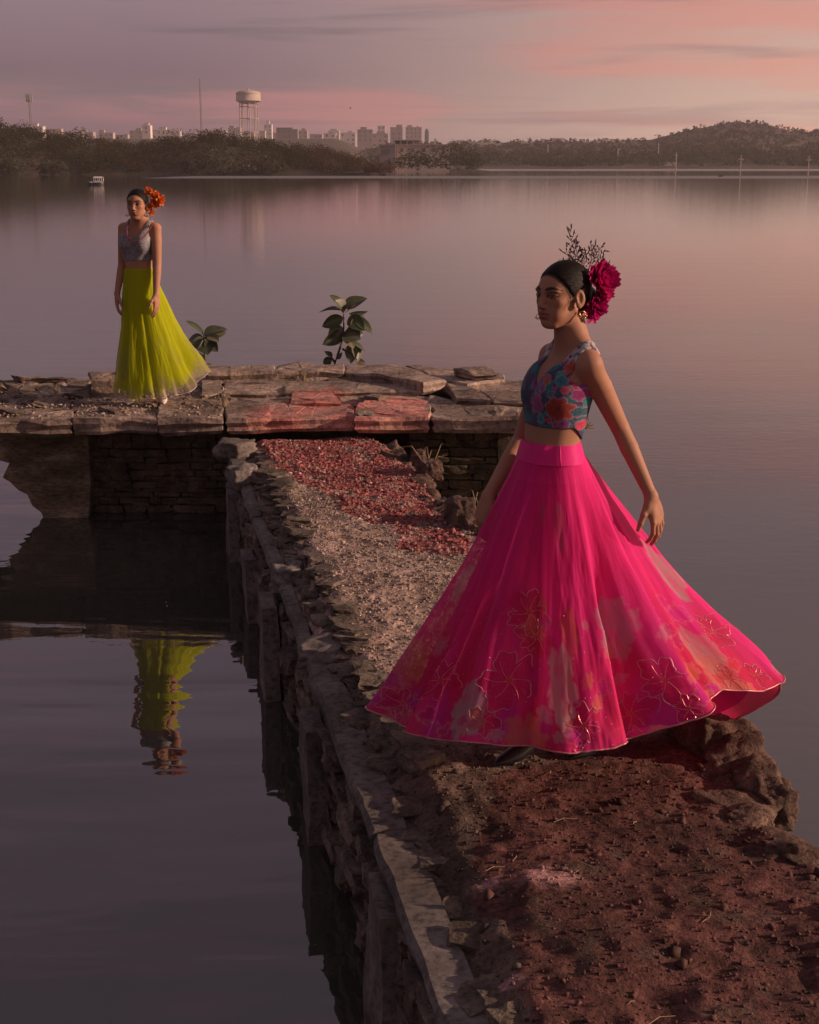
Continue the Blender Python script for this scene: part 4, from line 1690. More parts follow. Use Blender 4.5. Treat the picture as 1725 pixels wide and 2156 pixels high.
def polygonise(prims, boxes):
    """boxes: list of (lo, hi, h, list of boxes cut out of it); all share one surface"""
    VV, QQ, off = [], [], 0
    for lo, hi, h, cuts in boxes:
        Fd, lo, ax = field(prims, lo, hi, h)
        V, Q = nets(Fd, lo, h)
        if len(Q) == 0:
            continue
        V = relax(V, Q, 2)
        c = V[Q].mean(1)
        keep = np.ones(len(Q), bool)
        for a, b in cuts:
            keep &= ~((c > np.array(a) + h) & (c < np.array(b) - h)).all(1)
        Q = Q[keep]
        VV.append(V)
        QQ.append(Q + off)
        off += len(V)
    V, Q = np.concatenate(VV), np.concatenate(QQ)
    used = np.unique(Q)
    mp = np.full(len(V), -1)
    mp[used] = np.arange(len(used))
    return V[used], mp[Q]


# ------------------------------------------------------------------ materials of the two women
def skin_mat():
    m, t, b = mat('skin')
    c = t.n('ShaderNodeVertexColor', None, layer_name='Col').outputs[0]
    n = t.noise(t.n('ShaderNodeTexCoord').outputs['Object'], 60, 4, .6)
    n0 = t.noise(t.n('ShaderNodeTexCoord').outputs['Object'], 9, 3, .5)
    c = t.mix(1.0, c, t.ramp(n0, [(.3, (.92, .9, .88)), (.7, (1.06, 1.06, 1.06))]), 'MULTIPLY')
    setin(t, b, Base_Color=c, Roughness=.58, Normal=bump(t, n, .25, .0015))
    b.inputs['Specular IOR Level'].default_value = .22
    b.inputs['Subsurface Weight'].default_value = .12
    b.inputs['Subsurface Radius'].default_value = (.012, .005, .003)
    b.inputs['Subsurface Scale'].default_value = .6
    return m


def hair_mat():
    m, t, b = mat('dark_hair')
    vec = t.n('ShaderNodeTexCoord').outputs['Object']
    c = t.n('ShaderNodeVertexColor', None, layer_name='Col').outputs[0]
    # strand direction is stored in the colour layer as a running coordinate
    n = t.n('ShaderNodeTexNoise', {'Vector': t.n('ShaderNodeVectorMath', {0: c, 1: (140, 14, 14)}, operation='MULTIPLY').outputs[0], 'Scale': 1.0, 'Detail': 4}).outputs['Fac']
    col = t.ramp(n, [(.3, (.005, .0035, .003)), (.6, (.010, .007, .005)), (.8, (.026, .016, .010))])
    setin(t, b, Base_Color=col, Roughness=.46, Normal=bump(t, n, .8, .003))
    b.inputs['Specular IOR Level'].default_value = .12
    return m


def cloth_mat(name, rough=.55, sheer=.0, transl=.3, weave=900, spec=.08):
    m, t, b = mat(name)
    c = t.n('ShaderNodeVertexColor', None, layer_name='Col')
    uv = t.n('ShaderNodeUVMap').outputs[0]
    w = t.noise(t.mapping(uv, scale=(60, 3, 1)), 6, 3, .6)
    col = t.mix(1.0, c.outputs[0], t.ramp(w, [(.3, (.94, .94, .94)), (.7, (1.05, 1.05, 1.05))]), 'MULTIPLY')
    setin(t, b, Base_Color=col, Roughness=rough)
    b.inputs['Specular IOR Level'].default_value = spec
    b.inputs['Sheen Weight'].default_value = .25
    b.inputs['Sheen Roughness'].default_value = .4
    tr = t.n('ShaderNodeBsdfTranslucent', {'Color': col})
    mx = t.n('ShaderNodeMixShader', {0: transl, 1: b.outputs[0], 2: tr.outputs[0]})
    out = mx.outputs[0]
    if sheer:
        # organza: thinner where the cloth is seen square on, denser at a slant
        lw = t.n('ShaderNodeLayerWeight', {'Blend': .35}).outputs['Facing']
        fac = t.math('MULTIPLY', t.math('SUBTRACT', 1.0, lw), sheer)
        fac = t.math('MULTIPLY', fac, t.math('SUBTRACT', 1.2, c.outputs['Alpha']), clamp=True)
        tp = t.n('ShaderNodeBsdfTransparent', {'Color': (1, 1, 1, 1)})
        out = t.n('ShaderNodeMixShader', {0: fac, 1: out, 2: tp.outputs[0]}).outputs[0]
    t.t.links.new(out, t.t.nodes['Material Output'].inputs[0])
    return m


def blouse_mat(name, cols, scale, thread, lines=True):
    m, t, b = mat(name)
    vec = t.n('ShaderNodeTexCoord').outputs['Object']
    wv_ = t.n('ShaderNodeTexNoise', {'Vector': vec, 'Scale': scale * .8, 'Detail': 2})
    vec2 = t.n('ShaderNodeVectorMath', {0: vec, 1: t.n('ShaderNodeVectorMath', {0: wv_.outputs['Color'], 1: (.05, .05, .05)}, operation='MULTIPLY').outputs[0]}, operation='ADD').outputs[0]
    v = t.n('ShaderNodeTexVoronoi', {'Vector': vec2, 'Scale': scale})
    r = t.sep(v.outputs['Color'])[0]
    n_ = len(cols)
    col = t.ramp(r, [(i / n_, c) for i, c in enumerate(cols)], 'CONSTANT')
    # petals inside each bloom
    v3 = t.n('ShaderNodeTexVoronoi', {'Vector': vec2, 'Scale': scale * 3.1})
    col = t.mix(t.math('MULTIPLY', v3.outputs['Distance'], .9), col, (.02, .015, .05))
    nz = t.noise(vec, 70, 3)
    col = t.mix(1.0, col, t.ramp(nz, [(.3, (.7, .7, .7)), (.7, (1.2, 1.2, 1.2))]), 'MULTIPLY')
    if lines:
        ve = t.n('ShaderNodeTexVoronoi', {'Vector': vec2, 'Scale': scale}, feature='DISTANCE_TO_EDGE')
        ve2 = t.n('ShaderNodeTexVoronoi', {'Vector': vec2, 'Scale': scale * 2.3}, feature='DISTANCE_TO_EDGE')
        l1 = t.math('LESS_THAN', ve.outputs['Distance'], .035)
        l2 = t.math('LESS_THAN', ve2.outputs['Distance'], .022)
        ln = t.math('MAXIMUM', l1, t.math('MULTIPLY', l2, t.math('GREATER_THAN', nz, .5)))
        col = t.mix(ln, col, thread)
        setin(t, b, Normal=bump(t, ln, .6, .002))
    setin(t, b, Base_Color=col, Roughness=.5)
    return m


M['skin'] = skin_mat()
M['hair'] = hair_mat()
M['strand'] = plain('hair_strand', (.02, .013, .009), .5)
M['shoe'] = plain('black_leather', (.012, .011, .012), .35, spec=.5)
M['nude_shoe'] = plain('pale_leather', (.62, .5, .44), .4)
M['eye'] = vcol_mat('eye', .15, .6)
M['petal'] = vcol_mat('petal', .6, .2, .12, 50, transl=.3)
M['sprig'] = plain('dried_sprig', (.060, .028, .045), .7)
M['blouse_a'] = vcol_mat('floral_blouse', .55, .3, .22, 90)
M['blouse_b'] = blouse_mat('sequin_blouse', [(.24, .25, .28), (.30, .30, .33), (.17, .18, .20), (.34, .32, .33), (.22, .23, .26)], 60, (.40, .38, .38, 1))
M['skirt_a'] = cloth_mat('pink_organza', .7, .55, .34)
M['lining_a'] = cloth_mat('pink_lining', .5, 0, .30)
M['skirt_b'] = cloth_mat('lime_organza', .7, .5, .45)
M['lining_b'] = cloth_mat('lime_lining', .55, 0, .35)
M['silver'] = plain('silver_thread', (.52, .40, .40), .55, .4)
M['redtrim'] = plain('red_trim', (.16, .022, .03), .7)
M['thread'] = plain('rose_thread', (.75, .30, .30), .35, .5)
M['rosegold'] = plain('hem_cord', (.55, .20, .22), .4, .3)

# ------------------------------------------------------------------ a hand: palm, four fingers, thumb
def hand_prims(wrist, d, n, t, sz, curl, spread=.06, thumb=(.55, .25), tk=.0045):
    d = np.array(d, float); d /= np.linalg.norm(d)
    n = np.array(n, float); n -= d * (n @ d); n /= np.linalg.norm(n)
    tt_ = np.cross(n, d)
    if tt_ @ np.array(t) < 0:
        tt_ = -tt_
    t = tt_
    w = np.array(wrist, float)
    g = lambda a, b, c: w + sz * (d * a + t * b + n * c)
    pr = []
    fr = Frame(g(.048, 0, 0), d, t, n)
    pr.append(P_ell(fr, (0, 0, 0), np.array((.056, .040, .016)) * sz, .012))
    pr.append(P_cap(g(0, 0, 0), g(.06, .018, 0), .019 * sz, .015 * sz, .012))
    pr.append(P_cap(g(0, 0, 0), g(.06, -.02, 0), .018 * sz, .013 * sz, .012))
    base = [(.088, .030), (.094, .010), (.090, -.010), (.080, -.028)]
    lens = [(.040, .025, .020), (.044, .028, .021), (.041, .026, .020), (.032, .020, .018)]
    rad = (.0088, .0090, .0085, .0076)
    for i in range(4):
        p = g(base[i][0], base[i][1], .002)
        a = 0.0
        sp = spread * (1.2 - .8 * i)
        pk = g(base[i][0] - .04, base[i][1] * .75, .002)
        pr.append(P_cap(pk, p, rad[i] * 1.15 * sz, rad[i] * 1.12 * sz, .010))
        c_ = curl[i] if hasattr(curl[0], '__len__') else curl
        for j in range(3):
            a += c_[j]
            dirv_ = d * math.cos(a) - n * math.sin(a) + t * sp
            q = p + dirv_ / np.linalg.norm(dirv_) * lens[i][j] * sz
            pr.append(P_cap(p, q, rad[i] * (1 - .10 * j) * sz, rad[i] * (.93 - .12 * j) * sz, .003 if j else .005))
            p = q
    p = g(.022, .026, -.006)
    q = g(.050, .050, -.014)
    pr.append(P_cap(g(.012, .012, -.002), q, .016 * sz, .0115 * sz, .012))
    u = d * math.cos(thumb[0]) + t * math.sin(thumb[0]) - n * thumb[1]
    u /= np.linalg.norm(u)
    p2 = q + u * .032 * sz
    pr.append(P_cap(q, p2, .0112 * sz, .0095 * sz, tk))
    u2 = d * math.cos(thumb[0] * .55) + t * math.sin(thumb[0] * .55) - n * (thumb[1] + .15)
    pr.append(P_cap(p2, p2 + u2 / np.linalg.norm(u2) * .026 * sz, .0095 * sz, .0072 * sz, tk))
    tip = p2 + u2 / np.linalg.norm(u2) * .03 * sz
    return pr


# ------------------------------------------------------------------ a head
def head_prims(H, s):
    pr = []
    E = lambda c, r, k=.012, op='u', tilt=0.0: pr.append(P_ell(H, tuple(np.array(c) * s), np.array(r) * s, k * s, op, tilt))
    C = lambda a, b, ra, rb, k=.008, op='u': pr.append(P_cap(H.pt(*(np.array(a) * s)), H.pt(*(np.array(b) * s)), ra * s, rb * s, k * s, op))
    E((-.016, 0, .032), (.096, .074, .082))                # skull
    E((.026, 0, -.030), (.060, .0535, .078), .03)           # face block
    E((.018, 0, .020), (.070, .064, .060), .02)            # forehead
    E((.050, 0, -.070), (.034, .034, .034), .022)          # muzzle
    E((.058, 0, -.097), (.020, .019, .014), .018)          # chin
    for l in (-1, 1):
        C((-.012, l * .051, -.048), (.048, l * .019, -.092), .012, .013, .022)   # jaw line
        E((.050, l * .040, -.020), (.022, .020, .017), .022)                      # cheek bone
        E((.045, l * .030, -.052), (.026, .020, .026), .022)                      # cheek
        E((.072, l * .030, .021), (.014, .024, .007), .014)                        # brow
    for l in (-1, 1):
        E((.091, l * .0325, .003), (.014, .018, .012), .012, 's')                 # sockets
    C((.080, 0, .014), (.0985, 0, -.028), .0072, .0098, .010)                    # nose bridge
    E((.099, 0, -.033), (.0115, .0100, .0085), .006)                              # nose tip
    for l in (-1, 1):
        E((.088, l * .0115, -.037), (.010, .0068, .0068), .005)                   # nostril wings
        E((.094, l * .0055, -.044), (.0042, .0030, .0028), .002, 's')
    C((.087, -.010, -.0565), (.0885, .0, -.0545), .0052, .0062, .006)
    C((.0885, .0, -.0545), (.087, .010, -.0565), .0062, .0052, .006)
    C((.086, -.010, -.0565), (.077, -.0235, -.060), .0050, .0026, .005)
    C((.086, .010, -.0565), (.077, .0235, -.060), .0050, .0026, .005)
    C((.0855, -.009, -.0690), (.0855, .009, -.0690), .0068, .0068, .006)
    C((.0855, -.009, -.0690), (.077, -.022, -.0625), .0060, .0026, .005)
    C((.0855, .009, -.0690), (.077, .022, -.0625), .0060, .0026, .005)
    C((.0955, -.014, -.0618), (.0955, .014, -.0618), .0022, .0022, .003, 's')     # line of the mouth
    E((.089, 0, -.0815), (.012, .020, .005), .008, 's')                           # hollow under the lip
    for l in (-1, 1):
        # lids round the eye, opened by an almond slit
        E((.0700, l * .0325, .002), (.0148, .0172, .0136), .005)
        E((.0850, l * .0330, .0012), (.0095, .0140, .0034), .0014, 's')
        # ear
        fr = Frame(H.pt(-.014 * s, l * .0760 * s, -.008 * s), H.f - H.l * l * .42, H.l * l + H.f * .42, H.u - H.f * .22)
        pr.append(P_ell(fr, (0, .002 * s, .002 * s), np.array((.0190, .0060, .030)) * s, .004 * s))
        pr.append(P_ell(fr, (.003 * s, .0085 * s, .003 * s), np.array((.0105, .0055, .020)) * s, .003 * s, 's'))
        pr.append(P_ell(fr, (.0125 * s, .004 * s, -.006 * s), np.array((.005, .005, .008)) * s, .004 * s))
        pr.append(P_ell(fr, (.004 * s, .003 * s, -.024 * s), np.array((.009, .005, .009)) * s, .005 * s))
    return pr


SKIN = np.array((.36, .185, .120))


def face_colour(V, H, s, base):
    f, l, u = H.loc(V[:, 0], V[:, 1], V[:, 2])
    f, l, u = f / s, l / s, u / s
    al = np.abs(l)
    c = np.tile(base, (len(V), 1))
    face = (f > .02) & (np.abs(u) < .13) & (al < .09)

    def put(k, col):
        nonlocal c
        k = (np.clip(k, 0, 1) * face)[:, None]
        c = c * (1 - k) + np.array(col) * k
    # blush, lids
    put(.35 * np.clip(1 - np.hypot((al - .045) / .022, (u + .025) / .018), 0, 1) * 1.5, base * (1.05, .72, .70))
    put(.75 * np.clip(1.5 - np.hypot((al - .034) / .021, (u - .009) / .010) * 1.1, 0, 1), base * (.42, .33, .33))
    # lashes / eye line
    e = np.hypot((al - .0335) / .0160, (u - .0012) / .0052)
    put(np.clip(1 - np.abs(e - 1.12) / .28, 0, 1) * 1.5 * np.where(u > .0, 1, .6) * (f > .06), (.012, .008, .008))
    # brows
    ub = .0235 + .0055 * np.clip(1 - ((al - .038) / .024) ** 2, 0, 1) - .16 * np.clip(al - .045, 0, 1)
    th = .0052 * np.clip(1.15 - np.abs(al - .030) / .030, .25, 1)
    put((1.6 - np.abs(u - ub) / th) * ((al > .011) & (al < .060)), (.018, .012, .010))
    # soft edge of the hairline
    um = np.interp(f, [-.13, -.075, -.045, -.034, -.020, -.006, .012, .038, .061, .080, .11], [-.085, -.078, -.055, -.020, .006, .001, -.016, .018, .055, .084, .10])
    kk = np.clip(1 - (um - u - .001) / (.0075 + .004 * np.sin(l * 700)), 0, 1) * (f > -.005) * (u > -.03)
    put(kk * .85, (.03, .02, .015))
    # lips
    lm = np.hypot(l / .0265, (u + .0625) / .0125)
    put(np.clip((1.08 - lm) * 6, 0, 1) * .85 * (f > .06), (.30, .085, .085))
    put(np.clip((1 - np.abs(u + .0616 - .02 * 0) / .0016) * 1.3, 0, 1) * (al < .024) * (f > .06), (.08, .02, .02))
    return c


def sphere_mesh(name, nu=24, nv=16):
    V, F = [], []
    for i in range(nv + 1):
        a = math.pi * i / nv
        for j in range(nu):
            b = 2 * math.pi * j / nu
            V.append((math.cos(a), math.sin(a) * math.cos(b), math.sin(a) * math.sin(b)))
    for i in range(nv):
        for j in range(nu):
            j2 = (j + 1) % nu
            F.append((i * nu + j, i * nu + j2, (i + 1) * nu + j2, (i + 1) * nu + j))
    return pydata(name, V, F, True)


EYE = sphere_mesh('eye', 24, 24)
ev = np.array([v.co[:] for v in EYE.vertices])
ang = np.arccos(np.clip(ev[:, 0], -1, 1))
set_col(EYE, np.where((ang < .24)[:, None], (.004, .003, .003), np.where((ang < .53)[:, None], (.030, .016, .009), (.55, .50, .48))))
EYE.materials.append(M['eye'])

# ------------------------------------------------------------------ cloth
def catmull(ctrl, ang):
    """closed smooth curve through {degrees: point}"""
    ks = sorted(ctrl)
    a = np.array(ks, float)
    P = np.array([ctrl[k] for k in ks])
    a = np.concatenate([a[-2:] - 360, a, a[:2] + 360])
    P = np.concatenate([P[-2:], P, P[:2]])
    out = np.zeros((len(ang), 3))
    i = np.clip(np.searchsorted(a, ang, 'right') - 1, 1, len(a) - 3)
    t = ((ang - a[i]) / (a[i + 1] - a[i]))[:, None]
    m0 = (P[i + 1] - P[i - 1]) / (a[i + 1] - a[i - 1])[:, None] * (a[i + 1] - a[i])[:, None]
    m1 = (P[i + 2] - P[i]) / (a[i + 2] - a[i])[:, None] * (a[i + 1] - a[i])[:, None]
    t2, t3 = t * t, t * t * t
    return (2 * t3 - 3 * t2 + 1) * P[i] + (t3 - 2 * t2 + t) * m0 + (-2 * t3 + 3 * t2) * P[i + 1] + (t3 - t2) * m1


class Skirt:
    def __init__(s, waist, wr, F, hem, exps, folds, amp, seed, zflat=None, inset=0.0, dz=0.0):
        """waist centre, (half width, half depth), facing, hem control points in the picture with their distance"""
        s.w, s.wr, s.F, s.exps, s.amp, s.folds, s.inset, s.dz = np.array(waist), wr, F, exps, amp, folds, inset, dz
        s.ctrl = {k: at(*v) for k, v in hem.items()}
        r = np.random.default_rng(seed)
        s.ph = r.uniform(0, 6.3, 8)

    def fold(s, a):
        """a in degrees: sharp-crested uneven folds, zero mean"""
        x = np.radians(a)
        n1, n2, n3 = s.folds
        f = np.sin(n1 * x + s.ph[0] + .8 * np.sin(2 * x + s.ph[1])) + .55 * np.sin(n2 * x + s.ph[2] + .9 * np.sin(3 * x + s.ph[3])) + .28 * np.sin(n3 * x + s.ph[4])
        return np.sign(f) * np.abs(f) ** .8

    def pt(s, ang, t, off=0.0):
        ang, t = np.broadcast_arrays(np.asarray(ang, float), np.asarray(t, float))
        sh = ang.shape
        ang, t = ang.ravel() % 360, t.ravel()
        x = np.radians(ang)
        Hm = catmull(s.ctrl, ang)
        F3 = np.array((s.F[0], s.F[1], 0)); L3 = np.array((-s.F[1], s.F[0], 0))
        d = np.stack([np.cos(x), np.sin(x), 0 * x], 1)
        rl, rf = s.wr
        df, dl = d @ F3, d @ L3
        rr = 1 / np.sqrt((df / rf) ** 2 + (dl / rl) ** 2)
        Wp = s.w + d * rr[:, None]
        e = np.clip(t, 0, 1) ** s.exps
        vec = Hm - Wp
        p = np.empty_like(Hm)
        p[:, :2] = Wp[:, :2] + vec[:, :2] * e[:, None]
        # hips: a soft bulge below the waistband
        hip = .012 * np.sin(np.clip(t / .45, 0, 1) * math.pi) * (t < .45)
        p[:, :2] += d[:, :2] * hip[:, None]
        p[:, 2] = Wp[:, 2] + vec[:, 2] * t
        o = vec[:, :2] / (np.linalg.norm(vec[:, :2], axis=1)[:, None] + 1e-6)
        A_ = s.amp * np.clip((t - .04) / .96, 0, 1) ** 1.15
        fo = s.fold(ang)
        p[:, :2] += o * (fo * A_ + off - s.inset * t)[:, None]
        p[:, 2] += (fo * A_ * .35 + s.dz * t) + .008 * np.sin(5 * x + 9 * t) * t
        # small crumples
        cr = ((fbm(ang * .07, t * 3, 1.0, 4, 5) - .5) * .06 + (fbm(ang * .3, t * 6, 2.0, 3, 6) - .5) * .008) * t
        p[:, :2] += o * cr[:, None]
        return p.reshape(*sh, 3)

    def mesh(s, name, na, nt, colf, t0=0.0, t1=1.0):
        a = np.linspace(0, 360, na, endpoint=False)
        t = np.linspace(t0, t1, nt)
        Ag, Tg_ = np.meshgrid(a, t, indexing='xy')
        P = s.pt(Ag, Tg_)
        V = P.reshape(-1, 3)
        i = (np.arange(nt - 1)[:, None] * na + np.arange(na)[None])
        j = (np.arange(nt - 1)[:, None] * na + (np.arange(na)[None] + 1) % na)
        Q = np.stack([i.ravel(), (i + na).ravel(), (j + na).ravel(), j.ravel()], 1)
        me = mesh_np(name, V, Q, True, colf(Ag.ravel(), Tg_.ravel(), V))
        uv = me.uv_layers.new(name='UVMap')
        li = np.zeros(len(me.loops), np.int32)
        me.loops.foreach_get('vertex_index', li)
        uvs = np.stack([Ag.ravel()[li] / 360, Tg_.ravel()[li]], 1).astype(np.float32)
        uv.data.foreach_set('uv', uvs.ravel())
        return me

    def hem_curve(s, t=1.0, n=500, off=.002):
        return s.pt(np.linspace(0, 360, n, endpoint=False), np.full(n, t), off)

    def find(s, px, py):
        """(angle, t) of the visible point nearest to a picture point"""
        a = np.linspace(150, 370, 441)
        t = np.linspace(.02, 1, 120)
        Ag, Tg_ = np.meshgrid(a, t)
        P = s.pt(Ag, Tg_)
        x, y, z = P[..., 0], P[..., 1], P[..., 2] - CAM_H
        dep = y * TC - z * TS
        u = 862.5 + FPX * x / dep
        v = 1078 - FPX * (y * TS + z * TC) / dep
        d = (u - px) ** 2 + (v - py) ** 2 + dep * 30
        k = np.unravel_index(np.argmin(d), d.shape)
        return Ag[k], Tg_[k]

    def metric(s, a, t):
        e = .5
        du = np.linalg.norm(s.pt(a + e, t) - s.pt(a - e, t)) / (2 * e)
        dv = np.linalg.norm(s.pt(a, min(t + .01, 1)) - s.pt(a, t - .01)) / (min(t + .01, 1) - t + .01)
        return max(du, 1e-4), max(dv, 1e-4)


def flat_tube(pts, r, name, m, parent, closed=False, n=5):
    mb = MB()
    pts = list(pts)
    if closed:
        pts = pts + [pts[0]]
    mb.tube(pts, r, n, cap=not closed)
    return mb.build(name, m, parent, True)


# ------------------------------------------------------------------ petals and flowers
def petal_mesh(name, L, Wd, cup, notch, c0, c1, seed):
    r = np.random.default_rng(seed)
    V, C = [], []
    nu, nv = 7, 7
    for i in range(nu):
        t = i / (nu - 1)
        hw = Wd * (t ** .55) * (1 - .25 * max(0, t - .7) / .3) + .02 * Wd
        for j in range(nv):
            v = (j - 3) / 3
            tip = 1 - notch * (abs(v) ** 2) - .05 * math.cos(9 * v + seed)
            x = L * t * (tip if t > .6 else 1)
            z = cup * L * (t ** 1.6) + .35 * Wd * (v * v) * t + .05 * L * math.sin(7 * v + seed) * t
            V.append((x, v * hw, z))
            k = t * .8 + .2 * r.random()
            C.append(np.array(c0) * (1 - k) + np.array(c1) * k)
    F = [(i * nv + j, (i + 1) * nv + j, (i + 1) * nv + j + 1, i * nv + j + 1) for i in range(nu - 1) for j in range(nv - 1)]
    me = pydata(name, V, F, True)
    set_col(me, C)
    me.materials.append(M['petal'])
    return me


def bloom(parent, centre, axis, rad, n, pool, name='flower', layers=4, label=None):
    """flower head: layered petals round an axis, each petal its own piece"""
    fl = empty(name, centre, parent)
    if label:
        fl['label'] = label
    axis = Vector(axis).normalized()
    q = axis.to_track_quat('Z', 'Y').to_matrix()
    k = 0
    for ly in range(layers):
        m = max(3, int(n * (ly + 1.4) / sum(i + 1.4 for i in range(layers))))
        el = math.radians(74 - 72 * ly / max(1, layers - 1))
        for j in range(m):
            a = 2 * math.pi * (j + .5 * (ly % 2)) / m + rng.normal() * .12
            o = link('petal', pool[k % len(pool)], fl)
            k += 1
            e = el + rng.normal() * .13
            rz = Matrix.Rotation(a, 3, 'Z') @ Matrix.Rotation(-e, 3, 'Y')
            s_ = rad * (.72 + .28 * ly / max(1, layers - 1)) * rng.uniform(.85, 1.12)
            Mx = (q @ rz).to_4x4() @ Matrix.Diagonal((s_, s_ * rng.uniform(.85, 1.1), s_, 1))
            o.matrix_local = Mx
    return fl

# ------------------------------------------------------------------ a standing woman
def person(name, label, c):
    base = np.array(c['base'], float)
    root = empty(name, base)
    tag(root, label, 'person')
    inv = -base

    def part(nm, V, Q, m, col=None):
        me = mesh_np(nm, V + inv, Q, True, col)
        return obj(nm, me, m, root)

    Fb = np.array((-math.sin(c['psi_b']), -math.cos(c['psi_b']), 0))
    Lb = np.array((-Fb[1], Fb[0], 0))
    T = Frame((0, 0, 0), Fb, Lb, (0, 0, 1))
    Fh = np.array((-math.sin(c['psi_h']), -math.cos(c['psi_h']), c.get('nod', 0.0)))
    Fh /= np.linalg.norm(Fh)
    Lh = np.cross((0, 0, 1), Fh); Lh /= np.linalg.norm(Lh)
    Uh = np.cross(Fh, Lh)
    H = Frame(c['head'], Fh, Lh, Uh)
    hs = c['hs']
    # ---- trunk
    secs = []
    for z, px, rl, rf in c['secs']:
        dep = c['Y'] * TC + (CAM_H - z) * TS
        secs.append((z, (px - 862.5) / FPX * dep, c['Y'] + c.get('ylean', 0) * (z - c['secs'][0][0]), rl, rf))
    S = np.array(secs)
    cen = lambda z: np.array((np.interp(z, S[:, 0], S[:, 1]), np.interp(z, S[:, 0], S[:, 2]), z))
    trunk = [P_torso(secs, T)]
    zb = c['bust_z']
    for l in (-1, 1):
        o = cen(zb)
        fr = Frame(o, Fb, Lb, (0, 0, 1))
        trunk.append(P_ell(fr, (c['bust'][0], l * c['bust'][1], 0), (c['bust'][2], c['bust'][2] * .98, c['bust'][2] * 1.08), .035))
        trunk.append(P_ell(fr, (c['bust'][0] - .012, l * c['bust'][1] * .95, .045), (c['bust'][2] * .7, c['bust'][2] * .85, c['bust'][2]), .05))
    zs = c['sh_z']
    sh = {}
    for l, k in ((1, 'L'), (-1, 'R')):
        sh[k] = cen(zs) + Lb * l * c['sh_w'] + np.array((0, 0, c.get('sh_dz', {}).get(k, 0)))
        trunk.append(P_cap(cen(zs + .022) + Lb * l * .03, sh[k] + np.array((0, 0, .004)), .034, .036, .03))
    neck0, neck1 = cen(c['neck_z']) - Fb * .008, H.pt(-.022 * hs, 0, -.062 * hs)
    body = list(trunk)
    body.append(P_cap(neck0 - np.array((0, 0, .05)), neck0 + (neck1 - neck0) * .4, .058, .047, .03))
    body.append(P_cap(neck0, neck1, c['neck_r'] * 1.04, c['neck_r'] * .96, .02))
    yoke = []
    for l in (-1, 1):       # trapezius, collar bones
        tz = P_cap(neck1 - np.array((0, 0, .035)) - Fb * .02, cen(zs + .022) + Lb * l * .085 - Fb * .01, .026, .022, .035)
        body.append(tz)
        yoke.append(tz)
        body.append(P_cap(cen(zs + .004) + Fb * .050 + Lb * l * .018, cen(zs + .022) + Fb * .022 + Lb * l * c['sh_w'] * .95, .0075, .008, .012))
    bxs = []
    for k in ('L', 'R'):
        a = c['arm' + k]
        el, wr = np.array(a['elbow']), np.array(a['wrist'])
        s0 = sh[k]
        mid = s0 + (el - s0) * .35
        body.append(P_cap(s0, mid, a['r'][0], a['r'][1], .020))
        body.append(P_cap(mid, el, a['r'][1], a['r'][2], .003))
        fm = el + (wr - el) * .3
        body.append(P_cap(el, fm, a['r'][2] * .98, a['r'][3], .004))
        body.append(P_cap(fm, wr, a['r'][3], a['r'][4], .003))
        body += hand_prims(wr, a['d'], a['n'], a['t'], a['sz'], a['curl'], a.get('spread', .05), a.get('thumb', (.5, .3)))
    body += head_prims(H, hs)
    hb = (H.o - .16 * hs - .01, H.o + .16 * hs + .01)
    hb[0][2] = H.o[2] - .118 * hs
    boxes = [(hb[0], hb[1], c['h_head'], [])]
    for k in ('L', 'R'):
        w = np.array(c['arm' + k]['wrist'])
        d = np.array(c['arm' + k]['d'], float); d /= np.linalg.norm(d)
        m_ = w + d * .08
        r_ = .135
        bxs.append((m_ - r_, m_ + r_))
        boxes.append((m_ - r_, m_ + r_, c['h_hand'], []))
    allp = np.array([sh['L'], sh['R'], c['armL']['elbow'], c['armR']['elbow'], c['armL']['wrist'], c['armR']['wrist']])
    lo = np.minimum(allp.min(0), S[:, 1:3].min(0).tolist() + [S[0, 0]]) - .2
    hi = np.maximum(allp.max(0), S[:, 1:3].max(0).tolist() + [S[-1, 0]]) + .2
    hi[2] = H.o[2] - .09 * hs
    lo[2] = min(S[0, 0] + .03, allp[:, 2].min() - .02)
    boxes.append((lo, hi, c['h_body'], [hb] + bxs))
    # cut overlapping hand boxes out of nothing else
    V, Q = polygonise(body, boxes)
    # legs under the skirt, joined to the same body
    lk = c.get('legs', 1.0)
    legs = [P_torso([(S[0, 0] - .12, S[0, 1], S[0, 2], .14 * lk, .11 * lk), (S[0, 0] + .08, S[0, 1], S[0, 2], S[0, 3], S[0, 4])], T)]
    for l, k in ((1, 'L'), (-1, 'R')):
        hip = np.array((S[0, 1], S[0, 2], S[0, 0] - .08)) + Lb * l * .075 * lk
        an = np.array(c['ankle' + k])
        kn = (hip + an) / 2 + Fb * .02
        legs += [P_cap(hip, kn, .078 * lk, .052, .03), P_cap(kn, kn + (an - kn) * .35, .05, .05, .02), P_cap(kn + (an - kn) * .35, an, .05, .032, .02)]
    lg = np.array([c['ankleL'], c['ankleR'], [S[0, 1], S[0, 2], S[0, 0]]])
    V2, Q2 = polygonise(legs, [(lg.min(0) - .22, lg.max(0) + .1, .014, [])])
    nb_ = len(V)
    Vall, Qall = np.concatenate([V, V2]), np.concatenate([Q, Q2 + nb_])
    col = face_colour(Vall, H, hs, np.array(c['skin']))
    # nails
    part('body', Vall, Qall, M['skin'], col)

    # ---- eyes
    for l in (-1, 1):
        o = link('eye', EYE, root)
        g = H.f * c['gaze'][0] + H.l * c['gaze'][1] + H.u * c['gaze'][2]
        x = Vector(g).normalized()
        z = Vector(H.u); y = z.cross(x).normalized(); z = x.cross(y)
        o.matrix_local = Matrix.Translation(Vector(H.pt(.0700 * hs, l * .0325 * hs, .0015 * hs) + inv)) @ Matrix((x, y, z)).transposed().to_4x4() @ Matrix.Scale(.0138 * hs, 4)

